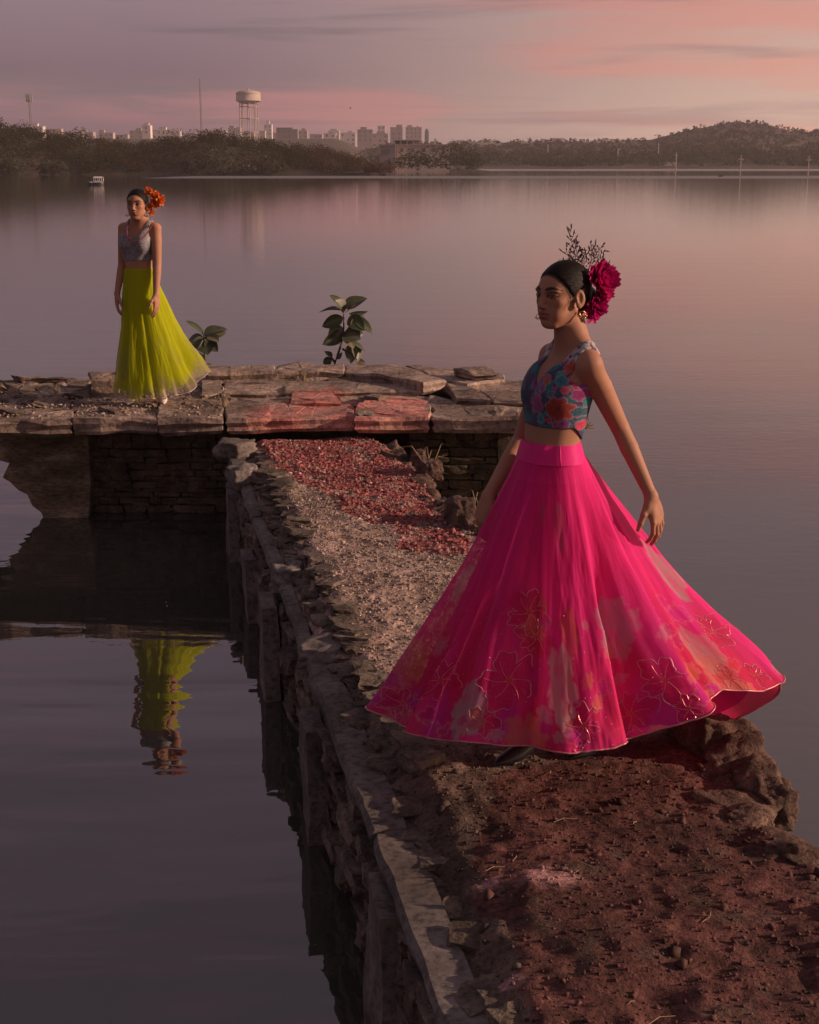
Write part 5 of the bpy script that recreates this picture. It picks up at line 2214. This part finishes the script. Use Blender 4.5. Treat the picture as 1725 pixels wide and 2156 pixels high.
    # ---- hair, combed back to a low bun
    def hairline(X, Y, Z):
        f, l, u = H.loc(X, Y, Z)
        f, l, u = f / hs, l / hs, u / hs
        um = np.interp(f, [-.13, -.075, -.045, -.034, -.020, -.006, .012, .038, .061, .080, .11],
                       [-.085, -.078, -.055, -.020, .006, .001, -.016, .018, .055, .084, .10])
        um = um + .0025 * np.sin(l * 500) + .002 * np.sin(f * 420)
        return (um - u) * .7 * hs
    E = lambda cc, r, k=.012, op='u', tilt=0.0: P_ell(H, tuple(np.array(cc) * hs), np.array(r) * hs, k * hs, op, tilt)
    hp = [E((-.019, 0, .034), (.1005, .0795, .0885)), E((.014, 0, .024), (.078, .0695, .065), .02), E((-.060, 0, -.020), (.050, .062, .060), .03)]
    lo_, hi_ = H.o - .17 * hs, H.o + .17 * hs
    hp.append((hairline, lo_, hi_, 'i', .022 * hs))
    hp.append(E(c['bun'][0], c['bun'][1], .01))
    Vh, Qh = polygonise(hp, [(lo_, hi_, c['h_head'] * 1.25, [])])
    f, l, u = H.loc(Vh[:, 0], Vh[:, 1], Vh[:, 2])
    tw = np.arctan2(u - .02, np.hypot(f + .05, .02)) + l * 6
    # strands run from the parting back to the bun
    a1 = np.arctan2(l, u + .05)
    colh = np.stack([a1 * .5 + .5 + .12 * np.sign(l) * f / .1, f * 3 + .5, u * 3 + .5], 1)
    part('hair', Vh, Qh, M['hair'], colh)
    st = MB()              # loose strands lifting off the combed hair
    for k in range(c.get('strands', 0)):
        l0 = rng.uniform(-.05, .07)
        f0 = rng.uniform(-.03, .07)
        u0 = .034 + .0885 * math.sqrt(max(.02, 1 - ((f0 + .019) / .1005) ** 2 - (l0 / .0795) ** 2))
        p0 = H.pt(f0 * hs, l0 * hs, u0 * hs) + inv
        d_ = -H.f * rng.uniform(.02, .05) + H.u * rng.uniform(.002, .010) + H.l * rng.normal() * .012
        st.tube([p0 - H.u * .002, p0 + d_ * .5 + H.u * .003, p0 + d_], [.0005, .0005, .0003], 4)
    for k in range(c.get('strands', 0) // 2):
        p0 = H.pt(rng.uniform(.0, .035) * hs, .068 * hs, rng.uniform(-.015, .02) * hs) + inv
        d_ = H.f * rng.uniform(-.004, .012) - H.u * rng.uniform(.012, .035) + H.l * rng.uniform(.0, .006)
        st.tube([p0, p0 + d_ * .5 + H.l * .003, p0 + d_], [.0005, .0005, .0003], 4)
    if st.v:
        o = st.build('loose_strands', M['strand'], root)
        o['kind'] = 'stuff'

    # ---- blouse: the trunk a little enlarged and cut to shape
    infl = c.get('infl', .0055)
    bl = []
    for fn, a, b, op, k in trunk + yoke:
        bl.append((lambda X, Y, Z, fn=fn: fn(X, Y, Z) - infl, a, b, op, k))
    zh, zn = c['bl_hem'], c['neckline']

    def cut(X, Y, Z):
        cx = np.interp(Z, S[:, 0], S[:, 1])
        cy = np.interp(Z, S[:, 0], S[:, 2])
        x, y = X - cx, Y - cy
        f = x * Fb[0] + y * Fb[1] + 0 * Z
        l = x * Lb[0] + y * Lb[1] + 0 * Z
        al = np.abs(l)
        hem = zh - c.get('tail', 0) * np.clip(l / .03, 0, 1) * np.clip((-f - .008) / .05, 0, 1) - c.get('tail2', .0) * np.clip(-f / .08, 0, 1)
        top = np.where(f > 0, zn[0], zn[3]) + (zn[2] - np.where(f > 0, zn[0], zn[3])) * np.clip((al - zn[4]) / (zn[1] - zn[4]), 0, 1) ** zn[5]
        arm = (al - c['strap']) * 1.0
        low = np.clip((c['armpit'] + .03 - Z) / .09, 0, 1)
        arm = arm - low * low * .14
        return np.maximum(np.maximum((hem - Z), (Z - top) * .55), arm * .8)
    lo_ = np.array((S[:, 1].min() - .3, S[:, 2].min() - .3, zh - .12))
    hi_ = np.array((S[:, 1].max() + .3, S[:, 2].max() + .3, zs + .09))
    bl.append((cut, lo_, hi_, 'i', .003))
    Vb, Qb = polygonise(bl, [(lo_ + (.08, .08, 0), hi_ - (.08, .08, 0), c['h_body'] * .8, [])])
    blo = part('blouse', Vb, Qb, M[c['blouse']], c['blouse_col'](Vb) if 'blouse_col' in c else None)

    # ---- shoes
    for k in ('L', 'R'):
        an = np.array(c['ankle' + k]) + inv
        toe = np.array(c['toe' + k]) + inv
        d = toe - an; d[2] = 0; L_ = np.linalg.norm(d); d /= L_
        sd_ = np.array((-d[1], d[0], 0))
        zf = toe[2]
        mb = MB()
        sec_ = [(-.045, .030, .075, .10), (.0, .034, .06, .105), (.06, .036, .03, .085), (.11, .040, .006, .06), (.15, .036, .002, .045), (.185, .022, .002, .03), (.21, .005, .004, .012)]
        n_ = 10
        for q, hw, z0, z1 in sec_:
            for j in range(n_):
                a = 2 * math.pi * j / n_
                p = an + d * q + sd_ * hw * math.cos(a)
                mb.v.append((p[0], p[1], zf + (z0 + z1) / 2 + (z1 - z0) / 2 * math.sin(a)))
        for i_ in range(len(sec_) - 1):
            for j in range(n_):
                j2 = (j + 1) % n_
                mb.f.append((i_ * n_ + j, i_ * n_ + j2, (i_ + 1) * n_ + j2, (i_ + 1) * n_ + j))
        mb.f.append(tuple(range(n_))); mb.f.append(tuple((len(sec_) - 1) * n_ + j for j in range(n_)))
        shoe = mb.build('shoe', M[c['shoe']], root, True)
        mb = MB(); hl = an - d * .03
        mb.tube([(hl[0], hl[1], zf), (hl[0], hl[1], zf + .08)], [.007, .018], 8); mb.build('heel', M[c['shoe']], shoe)
    return root, H, T, cen, inv, S


def cxz(px, z, Y):
    dep = Y * TC + (CAM_H - z) * TS
    return (px - 862.5) / FPX * dep


# ================================================================== woman in pink, in front
YA = 4.5
psi = math.radians(52)
FA = np.array((-math.sin(math.radians(66)), -math.cos(math.radians(66))))


def blouse_print(V):
    """printed and embroidered blooms on a dark ground"""
    rr_ = np.random.default_rng(5)
    n = fbm(V[:, 0] * 40, V[:, 1] * 40, V[:, 2] * 40, 3, 3)
    c = np.where((n > .53)[:, None], (.025, .125, .150), np.where((n > .44)[:, None], (.085, .028, .095), (.035, .055, .105)))
    spots = [((1172, 862, 4.37), .048, (.23, .035, .028), 7), ((1126, 850, 4.42), .040, (.24, .05, .17), 6), ((1196, 775, 4.38), .024, (.34, .05, .03), 5), ((1206, 800, 4.37), .022, (.26, .02, .12), 5),
             ((1182, 802, 4.38), .022, (.02, .15, .19), 4), ((1150, 800, 4.40), .020, (.30, .07, .05), 5), ((1215, 835, 4.36), .026, (.22, .02, .13), 6), ((1240, 852, 4.38), .030, (.02, .16, .17), 5),
             ((1130, 884, 4.40), .020, (.03, .19, .24), 4), ((1234, 870, 4.38), .022, (.04, .24, .20), 6), ((1222, 900, 4.38), .028, (.42, .035, .085), 7), ((1150, 888, 4.38), .012, (.40, .05, .07), 4),
             ((1205, 872, 4.36), .020, (.02, .09, .13), 5), ((1118, 812, 4.44), .022, (.16, .03, .16), 5), ((1180, 760, 4.40), .018, (.10, .04, .13), 5), ((1160, 830, 4.38), .016, (.03, .15, .19), 4)]
    pal_ = [(.26, .03, .12), (.03, .17, .20), (.30, .06, .04), (.20, .05, .18), (.04, .20, .17), (.34, .04, .09)]
    for k_ in range(34):
        spots.insert(0, ((rr_.uniform(1108, 1245), rr_.uniform(752, 900), 4.40), rr_.uniform(.008, .018), pal_[k_ % 6], int(rr_.integers(4, 8))))
    for i_, ((px, py, Y), r, col, k) in enumerate(spots):
        r = r * .86
        p = at(px, py, Y)
        x = (V[:, 0] - p[0]) * .8 - (V[:, 1] - p[1]) * .6
        z = V[:, 2] - p[2]
        far_ = np.abs(V[:, 1] - Y) > .19
        th = np.arctan2(z, x)
        wob = (fbm(V[:, 0] * 60, V[:, 1] * 60, V[:, 2] * 60, 2, 40 + i_) - .5) * .35
        q = np.hypot(x, z) / (r * (.78 + .22 * np.abs(np.cos(k * .5 * th + i_)))) + wob + far_ * 9
        a = np.clip((1 - q) * 9, 0, 1)[:, None]
        shade = (.75 + .5 * np.clip(q, 0, 1))[:, None]
        c = c * (1 - a) + np.array(col) * shade * a
        ln = np.clip(1 - np.abs(q - 1.0) / .09, 0, 1)[:, None] * .75
        c = c * (1 - ln) + np.array((.42, .22, .28)) * ln
        ve = ((np.abs(np.sin(k * th + 2 * q + i_)) < .13) & (q < .9) & (q > .2))[:, None]
        c = np.where(ve, c * .55 + np.array((.30, .13, .12)) * .45, c)
    st_ = np.clip((V[:, 2] - 2.075) / .02, 0, 1)[:, None] * np.clip((fbm(V[:, 0] * 90, V[:, 1] * 90, V[:, 2] * 90, 2, 9) - .35) * 5, 0, 1)[:, None]
    c = c * (1 - .8 * st_) + np.array((.50, .40, .40)) * .8 * st_
    return np.clip(c, .005, .9)

cA = dict(
    base=(.50, 4.52, .67), Y=YA, psi_b=math.radians(66), psi_h=psi, blouse_col=blouse_print, head=at(1183, 622, 4.47), hs=.892, nod=.02,
    secs=[(1.45, 1150, .165, .115), (1.60, 1152, .150, .102), (1.72, 1157, .120, .085), (1.806, 1161, .103, .080), (1.87, 1167, .106, .083), (1.93, 1174, .112, .086),
          (1.98, 1182, .118, .087), (2.03, 1190, .118, .080), (2.07, 1200, .105, .064), (2.10, 1206, .076, .050), (2.13, 1210, .050, .044)],
    bust_z=1.967, bust=(.050, .056, .047), sh_z=2.075, sh_w=.120, neck_z=2.10, neck_r=.0465,
    armL=dict(elbow=at(1305, 899, 4.50), wrist=at(1371, 1044, 4.44), r=(.036, .0375, .0295, .0295, .0195), d=(.27, -.02, -.95), n=(.72, -.62, .2), t=(-.7, -.6, 0), sz=.93,
              curl=[(.28, .42, .30), (.22, .40, .30), (.18, .36, .26), (.14, .34, .26)], spread=.02, thumb=(.42, .45)),
    armR=dict(elbow=at(1098, 925, 4.70), wrist=at(1028, 1044, 4.56), r=(.036, .037, .029, .029, .0195), d=(-.24, -.06, -.9), n=(-.75, -.45, .25), t=(-.3, -.9, 0), sz=.93,
              curl=[(.3, .5, .4), (.35, .55, .4), (.4, .6, .4), (.4, .6, .4)], spread=.03, thumb=(.5, .3)),
    ankleL=(.72, 4.70, .78), ankleR=(.47, 4.64, .78), toeL=(.60, 4.62, .668), toeR=(.31, 4.55, .668),
    strands=26, skin=SKIN, gaze=(.95, .22, -.03), bun=((-.112, .0, -.012), (.042, .050, .048)), blouse='blouse_a', bl_hem=1.876, neckline=(2.005, .100, 2.185, 2.04, .010, 1.0), strap=.102,
    armpit=2.02, tail=.045, shoe='shoe', h_head=.0016, h_hand=.0020, h_body=.0032)
rootA, HA, TA, cenA, invA, SA = person('person', 'woman twirling in a wide hot-pink skirt, magenta flowers in her hair', cA)

hemA = {180: (790, 1490, 4.50), 205: (832, 1530, 4.34), 225: (900, 1552, 4.25), 245: (1000, 1560, 4.18), 260: (1100, 1572, 4.14), 275: (1205, 1588, 4.12), 290: (1290, 1574, 4.13),
        303: (1362, 1550, 4.16), 317: (1440, 1512, 4.20), 330: (1500, 1468, 4.26), 340: (1545, 1452, 4.32), 350: (1592, 1464, 4.40), 358: (1632, 1452, 4.48),
        366 - 360: (1637, 1430, 4.58), 20: (1604, 1484, 4.68), 40: (1520, 1515, 4.78), 60: (1430, 1525, 4.84), 90: (1250, 1480, 4.9), 120: (1050, 1470, 4.85), 150: (880, 1468, 4.70)}
waistA = np.array((cxz(1160, 1.806, YA), YA, 1.812))
skA = Skirt(waistA, (.113, .086), FA, hemA, 1.22, (8, 14, 27), .036, 3)

def petal_r(th, n, ph):
    return (.50 + .50 * np.abs(np.cos((5 + int(ph) % 2) * .5 * (th + ph))) ** .55) * (1 + .14 * np.sin(2 * th + ph * 2) + .07 * np.sin(13 * th + ph))


# print of big blooms scattered over the lower half
blobsA = [(1278, 1320, .085, (.42, .34, .38), 1.2), (980, 1495, .075, (.34, .38, .40), 1.6), (1185, 1450, .08, (.56, .46, .42), 2.6), (1395, 1205, .08, (.44, .40, .38), 2.6), (1480, 1380, .07, (.44, .36, .34), 1.6), (975, 1225, .04, (.46, .34, .42), 3.0),
          (1470, 1370, .085, (.52, .26, .26), 1.4), (1110, 1545, .07, (.60, .16, .12), .7), (1500, 1420, .08, (.62, .20, .16), 1.2), (1130, 1300, .06, (.66, .10, .10), 2.0), (1200, 1330, .05, (.74, .16, .12), 3.0), (860, 1400, .06, (.60, .16, .10), 1.6)]
flowersA = [(1115, 1290, .080), (930, 1430, .085), (1075, 1430, .095), (1130, 1340, .06), (1330, 1500, .075), (1500, 1330, .075), (1400, 1430, .085), (850, 1480, .06), (1230, 1530, .07), (1540, 1430, .06), (1020, 1520, .055), (1450, 1490, .05), (1590, 1420, .05)]
blobs_at = [(*skA.find(px, py), r, np.array(col), asp) for px, py, r, col, asp in blobsA]
flow_at = [(*skA.find(px, py), r) for px, py, r in flowersA]


def col_pink(a, t, V):
    base = np.array((.90, .045, .31))
    deep = np.array((.74, .022, .20))
    n = fbm(a * .05, t * 3.0, 2.0, 4, 11)[:, None]
    m = fbm(a * .13, t * 7.0, 3.0, 4, 15)[:, None]
    c = base * (1 - n * .5) + deep * n * .5
    c = c * (.88 + .24 * m)
    low = np.clip((t - .42) / .35, 0, 1)[:, None]
    red = np.clip((fbm(a * .06 + 7, t * 2.6, 4.0, 4, 19)[:, None] - .36) * 5, 0, 1) * low
    c = c * (1 - .8 * red) + np.array((.60, .020, .060)) * .8 * red
    mag = np.clip((fbm(a * .07 + 3, t * 3.2, 9.0, 4, 29)[:, None] - .56) * 7, 0, 1) * low
    c = c * (1 - .6 * mag) + np.array((.52, .03, .36)) * .6 * mag
    den = np.full(len(a), .55)
    for aa, tt_, r, col, asp in blobs_at:
        du, dv = skA.metric(aa, tt_)
        x = ((a - aa + 180) % 360 - 180) * du
        y = (t - tt_) * dv / math.sqrt(asp)
        d = np.hypot(x * (asp ** .5 if asp > 1.4 else 1), y)
        d = d / (.45 + .62 * petal_r(np.arctan2(y, x), 6, aa)) + (fbm(x * 60, y * 60, 1.0, 4, 33) - .5) * .05
        k = np.clip((1 - d / r) * 7, 0, 1)[:, None] * np.clip(.10 + 1.1 * fbm(x * 55, y * 30, 5.0, 4, 35)[:, None], .15, .72)
        c = c * (1 - k) + col * k
    for i_, (aa, tt_, r) in enumerate(flow_at):
        du, dv = skA.metric(aa, tt_)
        x = ((a - aa + 180) % 360 - 180) * du
        y = (t - tt_) * dv
        th = np.arctan2(y, x)
        rr = np.hypot(x, y) / (r * petal_r(th, 6, i_))
        k = np.clip((1 - rr) * 8, 0, 1)[:, None] * .5
        c = c * (1 - k) + np.array((.50, .012, .06)) * k
        k2 = np.clip((.22 - rr) * 10, 0, 1)[:, None] * .6
        c = c * (1 - k2) + np.array((.65, .10, .06)) * k2
        vein = (np.abs(np.sin(18 * th + 30 * rr)) < .12) & (rr < .9)
        c[vein] = c[vein] * 1.25 + .02
    r2 = np.random.default_rng(77)
    for k_ in range(60):         # small blooms thickening towards the hem
        aa, tt_, r = r2.uniform(175, 370), 1 - .42 * r2.random() ** 1.6, r2.uniform(.016, .040)
        du, dv = 2 * math.pi * .55 * (.2 + .8 * tt_) / 360, 1.05
        x = ((a - aa + 180) % 360 - 180) * du
        y = (t - tt_) * dv
        sel = (np.abs(x) < r * 1.3) & (np.abs(y) < r * 1.3)
        if not sel.any():
            continue
        th = np.arctan2(y[sel], x[sel])
        rr = np.hypot(x[sel], y[sel]) / (r * petal_r(th, 6, k_))
        col = np.array(((.70, .05, .07), (.52, .02, .20), (.74, .22, .12), (.48, .30, .34), (.60, .03, .34))[k_ % 5])
        kf = np.clip((1 - rr) * 6, 0, 1)[:, None] * .55
        ke = np.clip(1 - np.abs(rr - 1) / .12, 0, 1)[:, None] * .5
        c[sel] = c[sel] * (1 - kf) + col * kf
        c[sel] = c[sel] * (1 - ke) + np.array((.70, .30, .32)) * ke
    bot = np.clip((t - .965) / .02, 0, 1)
    den = np.clip(.45 + .25 * (t < .12) + .6 * np.clip((t - .80) / .15, 0, 1), 0, 1.1)
    return np.concatenate([np.clip(c, .003, .95), den[:, None]], 1)


def to_local(root, me, nm, m, inv):
    o = obj(nm, me, m, root)
    o.location = tuple(inv)
    return o


to_local(rootA, skA.mesh('skirt', 1100, 240, col_pink), 'skirt', M['skirt_a'], invA)
skAl = Skirt(waistA, (.110, .083), FA, hemA, 1.26, (12, 19, 33), .010, 6, inset=.088, dz=.004)


def col_lin(a, t, V):
    n = fbm(a * .2, t * 3, 1.0, 3, 3)[:, None]
    return np.concatenate([np.array((.90, .040, .31)) * (.85 + .3 * n), np.ones((len(a), 1))], 1)


to_local(rootA, skAl.mesh('skirt_lining', 500, 120, col_lin, 0, .985), 'skirt_lining', M['lining_a'], invA)
# waistband with its hook closing
wb = Skirt(waistA + np.array((0, 0, .006)), (.1155, .0885), FA, hemA, 1.0, (15, 26, 41), 0.0, 3)
wb.pt = (lambda ang, t, off=0.0, s=wb: (lambda x: np.stack([waistA[0] + np.cos(x) * (1 / np.sqrt((np.cos(x) * FA[0] + np.sin(x) * FA[1]) ** 2 / (.088 + .017 * np.asarray(t)) ** 2 + (-np.cos(x) * FA[1] + np.sin(x) * FA[0]) ** 2 / (.115 + .017 * np.asarray(t)) ** 2)),
       waistA[1] + np.sin(x) * (1 / np.sqrt((np.cos(x) * FA[0] + np.sin(x) * FA[1]) ** 2 / (.088 + .017 * np.asarray(t)) ** 2 + (-np.cos(x) * FA[1] + np.sin(x) * FA[0]) ** 2 / (.115 + .017 * np.asarray(t)) ** 2)),
       waistA[2] + .010 - .062 * np.asarray(t) + 0 * x], -1))(np.radians(np.asarray(ang, float))))
to_local(rootA, wb.mesh('waistband', 120, 6, col_lin), 'waistband', M['lining_a'], invA)
M['pinkcord'] = plain('pink_cord', (.50, .012, .16), .6)
a0, _ = skA.find(1180, 950)
pl = [wb.pt(np.array(a0), np.array(tt_)) + np.array((-.002, -.004, 0)) for tt_ in np.linspace(0, 1, 4)]
o = flat_tube(pl, .0028, 'placket', M['pinkcord'], rootA); o.location = tuple(invA)
# corded hem
o = flat_tube(skA.hem_curve(.999, 700), .0030, 'hem_cord', M['rosegold'], rootA, True); o.location = tuple(invA)
# embroidered outlines of the blooms
for i_, (aa, tt_, r) in enumerate(flow_at):
    du, dv = skA.metric(aa, tt_)
    th = np.linspace(0, 2 * math.pi, 97)[:-1]
    rr = r * petal_r(th, 6, i_) * (1 + .05 * np.sin(11 * th))
    P = skA.pt(aa + rr * np.cos(th) / du, np.clip(tt_ + rr * np.sin(th) / dv, .05, .996), .003)
    mb = MB()
    k0 = 0
    while k0 < 96:        # stitched in runs, some worn or hidden in the folds
        k1 = k0 + int(rng.integers(5, 16))
        if rng.random() < .68:
            mb.tube([P[q_ % 96] for q_ in range(k0, k1 + 1)], .0007, 4)
        k0 = k1
    o = mb.build('embroidered_bloom', M['silver'] if i_ % 2 == 0 else M['thread'], rootA)
    o['kind'] = 'stuff'
    o.location = tuple(invA)
    mb = MB()
    for k in range(6):
        t2 = np.linspace(.08, .72, 6)
        ph = k * math.pi / 3 - i_ + .52
        q = skA.pt(aa + r * t2 * np.cos(ph + .5 * t2) / du, np.clip(tt_ + r * t2 * np.sin(ph + .5 * t2) / dv, .05, .996), .003)
        mb.tube(list(q), .0006, 4)
    o = mb.build('embroidered_vein', M['thread'], rootA)
    o['kind'] = 'stuff'
    o.location = tuple(invA)
# sequins near the hem
sq = MB()
for k in range(170):
    aa, tt_ = rng.uniform(185, 368), rng.uniform(.55, .99)
    p = skA.pt(np.array(aa), np.array(tt_), .004)
    r = rng.uniform(.0008, .0018)
    sq.add([p + np.array(v) * r for v in ((-1, 0, 0), (0, -.4, -1), (1, 0, 0), (0, -.4, 1), (0, -1, 0))], [(0, 1, 4), (1, 2, 4), (2, 3, 4), (3, 0, 4)])
o = sq.build('sequins', M['silver'], rootA); o['kind'] = 'stuff'; o.location = tuple(invA)

# flowers in her hair
POOL_A = [petal_mesh('petal', 1, .44, .25, .10, (.12, .001, .04), (.58, .010, .17), k) for k in range(4)]
POOL_A2 = [petal_mesh('petal', 1, .26, .22, .25, (.14, .001, .05), (.60, .014, .22), 10 + k) for k in range(4)]
rA = lambda px, py, Y: at(px, py, Y) + invA
bloom(rootA, rA(1258, 594, 4.50), (.72, -.62, .25), .070, 34, POOL_A, layers=4, label='full magenta bloom')
bloom(rootA, rA(1250, 640, 4.49), (.62, -.7, -.30), .058, 40, POOL_A2, layers=4, label='smaller shaggy magenta bloom under the full one')
bloom(rootA, rA(1232, 590, 4.52), (.1, -.3, .9), .045, 12, POOL_A, layers=2)


def sprig(parent, b, tip, n, size, lean):
    b, tip = np.array(b), np.array(tip)
    g = empty('dried_sprig', b, parent)
    mb = MB()
    d = tip - b
    mb.tube([(0, 0, 0), d * .5 + np.array((lean, 0, 0)), d], [.0015, .0011, .0006], 5)
    side_ = np.cross(d, (0, 1, 0)); side_ /= np.linalg.norm(side_)
    for k in range(n):
        t_ = .25 + .75 * k / n
        p = d * t_ + np.array((lean * 4 * t_ * (1 - t_), 0, 0))
        s_ = (1 if k % 2 else -1)
        q = p + side_ * s_ * size * (1.3 - t_) * rng.uniform(.5, 1.2) + d / np.linalg.norm(d) * size * .9 + np.array((0, rng.normal() * .01, 0))
        mb.tube([p, q], [.0008, .0006], 4)
        for w_ in (.45, .75, 1.0):
            c_ = p + (q - p) * w_
            e = rng.normal(size=3) * .006
            mb.tube([c_ - e * .2, c_ + e * .5 + np.array((0, 0, .004)), c_ + e + np.array((0, 0, .008))], [.0008, .0024, .0005], 5)
    mb.build('twig', M['sprig'], g)


for tpx, tpy, bpx, n, lean in ((1198, 486, 1216, 11, .004), (1191, 522, 1214, 5, -.004), (1212, 512, 1220, 8, .0), (1230, 535, 1230, 7, 0), (1246, 518, 1238, 8, .005), (1263, 520, 1246, 7, .006), (1272, 552, 1255, 4, 0)):
    sprig(rootA, rA(bpx, 575, 4.52), rA(tpx, tpy, 4.50 + rng.normal() * .01), n, .020, lean)


def earring(parent, p, s_):
    g = empty('earring', p, parent)
    mb = MB()
    for k in range(24):
        pass
    ring_ = [(s_ * .5 * math.cos(a), .002 * math.sin(a * 3), s_ * .5 * math.sin(a) - s_ * .5) for a in np.linspace(0, 2 * math.pi, 17)]
    mb.tube(ring_, s_ * .10, 6)
    mb.build('hoop', M['gold'], g, True)
    for k in range(5):
        a = -math.pi * (.1 + .2 * k)
        c_ = np.array((s_ * .75 * math.cos(a), 0, s_ * .75 * math.sin(a) - s_ * .6))
        mb = MB()
        mb.tube([c_ * (.6, 1, .8), c_, c_ * (1.3, 1, 1.2)], [s_ * .06, s_ * .2, s_ * .03], 6)
        mb.build('drop', M['gold'], g, True)


earring(rootA, rA(1227, 655, 4.43), .017)
earring(rootA, rA(1133, 662, 4.50), .011)

# ================================================================== woman in lime, on the platform
YB = 11.2
psiB = math.radians(14)
FB = np.array((-math.sin(psiB), -math.cos(psiB)))
cB = dict(
    base=(-2.08, 11.2, .84), Y=YB, psi_b=psiB, psi_h=math.radians(8), head=at(289, 431, 11.14), hs=1.00, nod=.02,
    legs=.62, secs=[(1.48, 295, .105, .09), (1.63, 293, .108, .09), (1.77, 292, .106, .084), (1.872, 293, .104, .080), (1.95, 291, .108, .082), (2.02, 290, .118, .086),
          (2.08, 290, .124, .088), (2.14, 292, .128, .082), (2.19, 294, .118, .066), (2.225, 295, .085, .052), (2.26, 296, .052, .046)],
    bust_z=2.065, bust=(.060, .062, .050), sh_z=2.195, sh_dz=dict(L=-.008, R=-.010), sh_w=.134, neck_z=2.22, neck_r=.049,
    armL=dict(elbow=at(331, 556, 11.13), wrist=at(329, 620, 11.05), r=(.042, .043, .034, .033, .022), d=(.0, -.1, -1), n=(.9, -.3, 0), t=(-.2, -.95, 0), sz=1.0,
              curl=(.15, .3, .25), spread=.03, thumb=(.35, .2)),
    armR=dict(elbow=at(258, 556, 11.24), wrist=at(247, 618, 11.18), r=(.041, .041, .033, .032, .022), d=(-.02, -.15, -1), n=(-.9, -.3, 0), t=(.2, -.95, 0), sz=1.0,
              curl=(.25, .4, .3), spread=.03, thumb=(.35, .2)),
    ankleL=(-1.98, 11.20, .95), ankleR=(-2.18, 11.20, .95), toeL=(-1.93, 11.03, .842), toeR=(-2.2, 11.02, .842),
    skin=SKIN * 1.02, gaze=(1, .0, -.05), bun=((-.11, .01, -.01), (.045, .052, .05)), blouse='blouse_b', bl_hem=1.945, neckline=(2.125, .095, 2.33, 2.17, .035, 1.5), strap=.100,
    armpit=2.13, shoe='nude_shoe', h_head=.0032, h_hand=.0034, h_body=.005)
rootB, HB, TB, cenB, invB, SB = person('person', 'woman in a lime-green skirt standing on the platform, orange flowers in her hair', cB)
hemB = {180: (240, 827, 11.2), 215: (252, 836, 11.08), 245: (282, 846, 11.0), 268: (318, 842, 10.97), 290: (348, 834, 10.98), 315: (385, 828, 11.04), 340: (421, 808, 11.14), 0: (440, 785, 11.26),
        25: (420, 792, 11.40), 60: (350, 812, 11.48), 95: (310, 818, 11.48), 135: (262, 822, 11.4)}
waistB = np.array((cxz(292, 1.872, YB), YB, 1.885))
skB = Skirt(waistB, (.114, .092), FB, hemB, 1.38, (7, 12, 23), .020, 8)


def col_lime(a, t, V):
    n = fbm(a * .06, t * 3.5, 2.0, 4, 51)[:, None]
    c = np.array((.52, .56, .008)) * (1 - n * .45) + np.array((.68, .74, .03)) * n * .45
    low = np.clip((t - .52) / .4, 0, 1)[:, None]
    g = np.clip((fbm(a * .055 + 2, t * 4, 6.0, 4, 57)[:, None] - .50) * 6, 0, 1) * low
    c = c * (1 - .65 * g) + np.array((.36, .30, .26)) * .65 * g
    edge_ = np.clip((t - .86) / .12, 0, 1)[:, None] * np.clip(.45 + (fbm(a * .2, t * 9, 1.0, 3, 58)[:, None] - .4) * 3, 0, 1)
    c = c * (1 - .75 * edge_) + np.array((.44, .36, .30)) * .75 * edge_
    den = np.clip(.6 - .5 * np.clip((t - .5) / .5, 0, 1), 0, 1)
    return np.concatenate([np.clip(c, .004, .9), den[:, None]], 1)


to_local(rootB, skB.mesh('skirt', 700, 150, col_lime), 'skirt', M['skirt_b'], invB)
skBl = Skirt(waistB, (.110, .088), FB, {k: (v[0] + (292 - v[0]) * .08, v[1] - 5, v[2]) for k, v in hemB.items()}, 1.42, (7, 12, 23), .012, 8, inset=.02)


def col_lin2(a, t, V):
    n = fbm(a * .2, t * 3, 1.0, 3, 3)[:, None]
    return np.concatenate([np.array((.48, .52, .010)) * (.85 + .3 * n), np.ones((len(a), 1))], 1)


to_local(rootB, skBl.mesh('skirt_lining', 300, 70, col_lin2, 0, .97), 'skirt_lining', M['lining_b'], invB)
o = flat_tube(skB.hem_curve(.999, 400), .003, 'hem_cord', M['silver'], rootB, True); o.location = tuple(invB)
# red edging of the neckline, laid on the blouse
rB = lambda px, py, Y: at(px, py, Y) + invB
nl = [(271, 470, 11.16), (267, 485, 11.085), (268, 498, 11.04), (276, 507, 11.025), (288, 508, 11.02), (299, 503, 11.03), (308, 493, 11.05), (316, 482, 11.09), (322, 473, 11.13)]
o = flat_tube([rB(*p) for p in nl], .0045, 'neck_trim', M['redtrim'], rootB)
POOL_B = [petal_mesh('petal', 1, .34, .3, .25, (.62, .05, .02), ((.85, .30, .05), (.80, .46, .14), (.75, .14, .03))[k % 3], 20 + k) for k in range(6)]
for px, py, r, ax in ((314, 404, .040, (.3, -.8, .5)), (326, 412, .045, (.5, -.8, .2)), (337, 421, .046, (.8, -.6, .1)), (324, 427, .046, (.4, -.9, -.1)), (331, 402 + 12, .03, (.6, -.6, .5)), (318, 447, .028, (.5, -.8, -.2)), (314, 437, .03, (.4, -.9, 0))):
    bloom(rootB, rB(px, py, 11.16), ax, r, 22, POOL_B, layers=3)
earring(rootB, rB(309, 449, 11.10), .019)
earring(rootB, rB(268, 449, 11.12), .017)
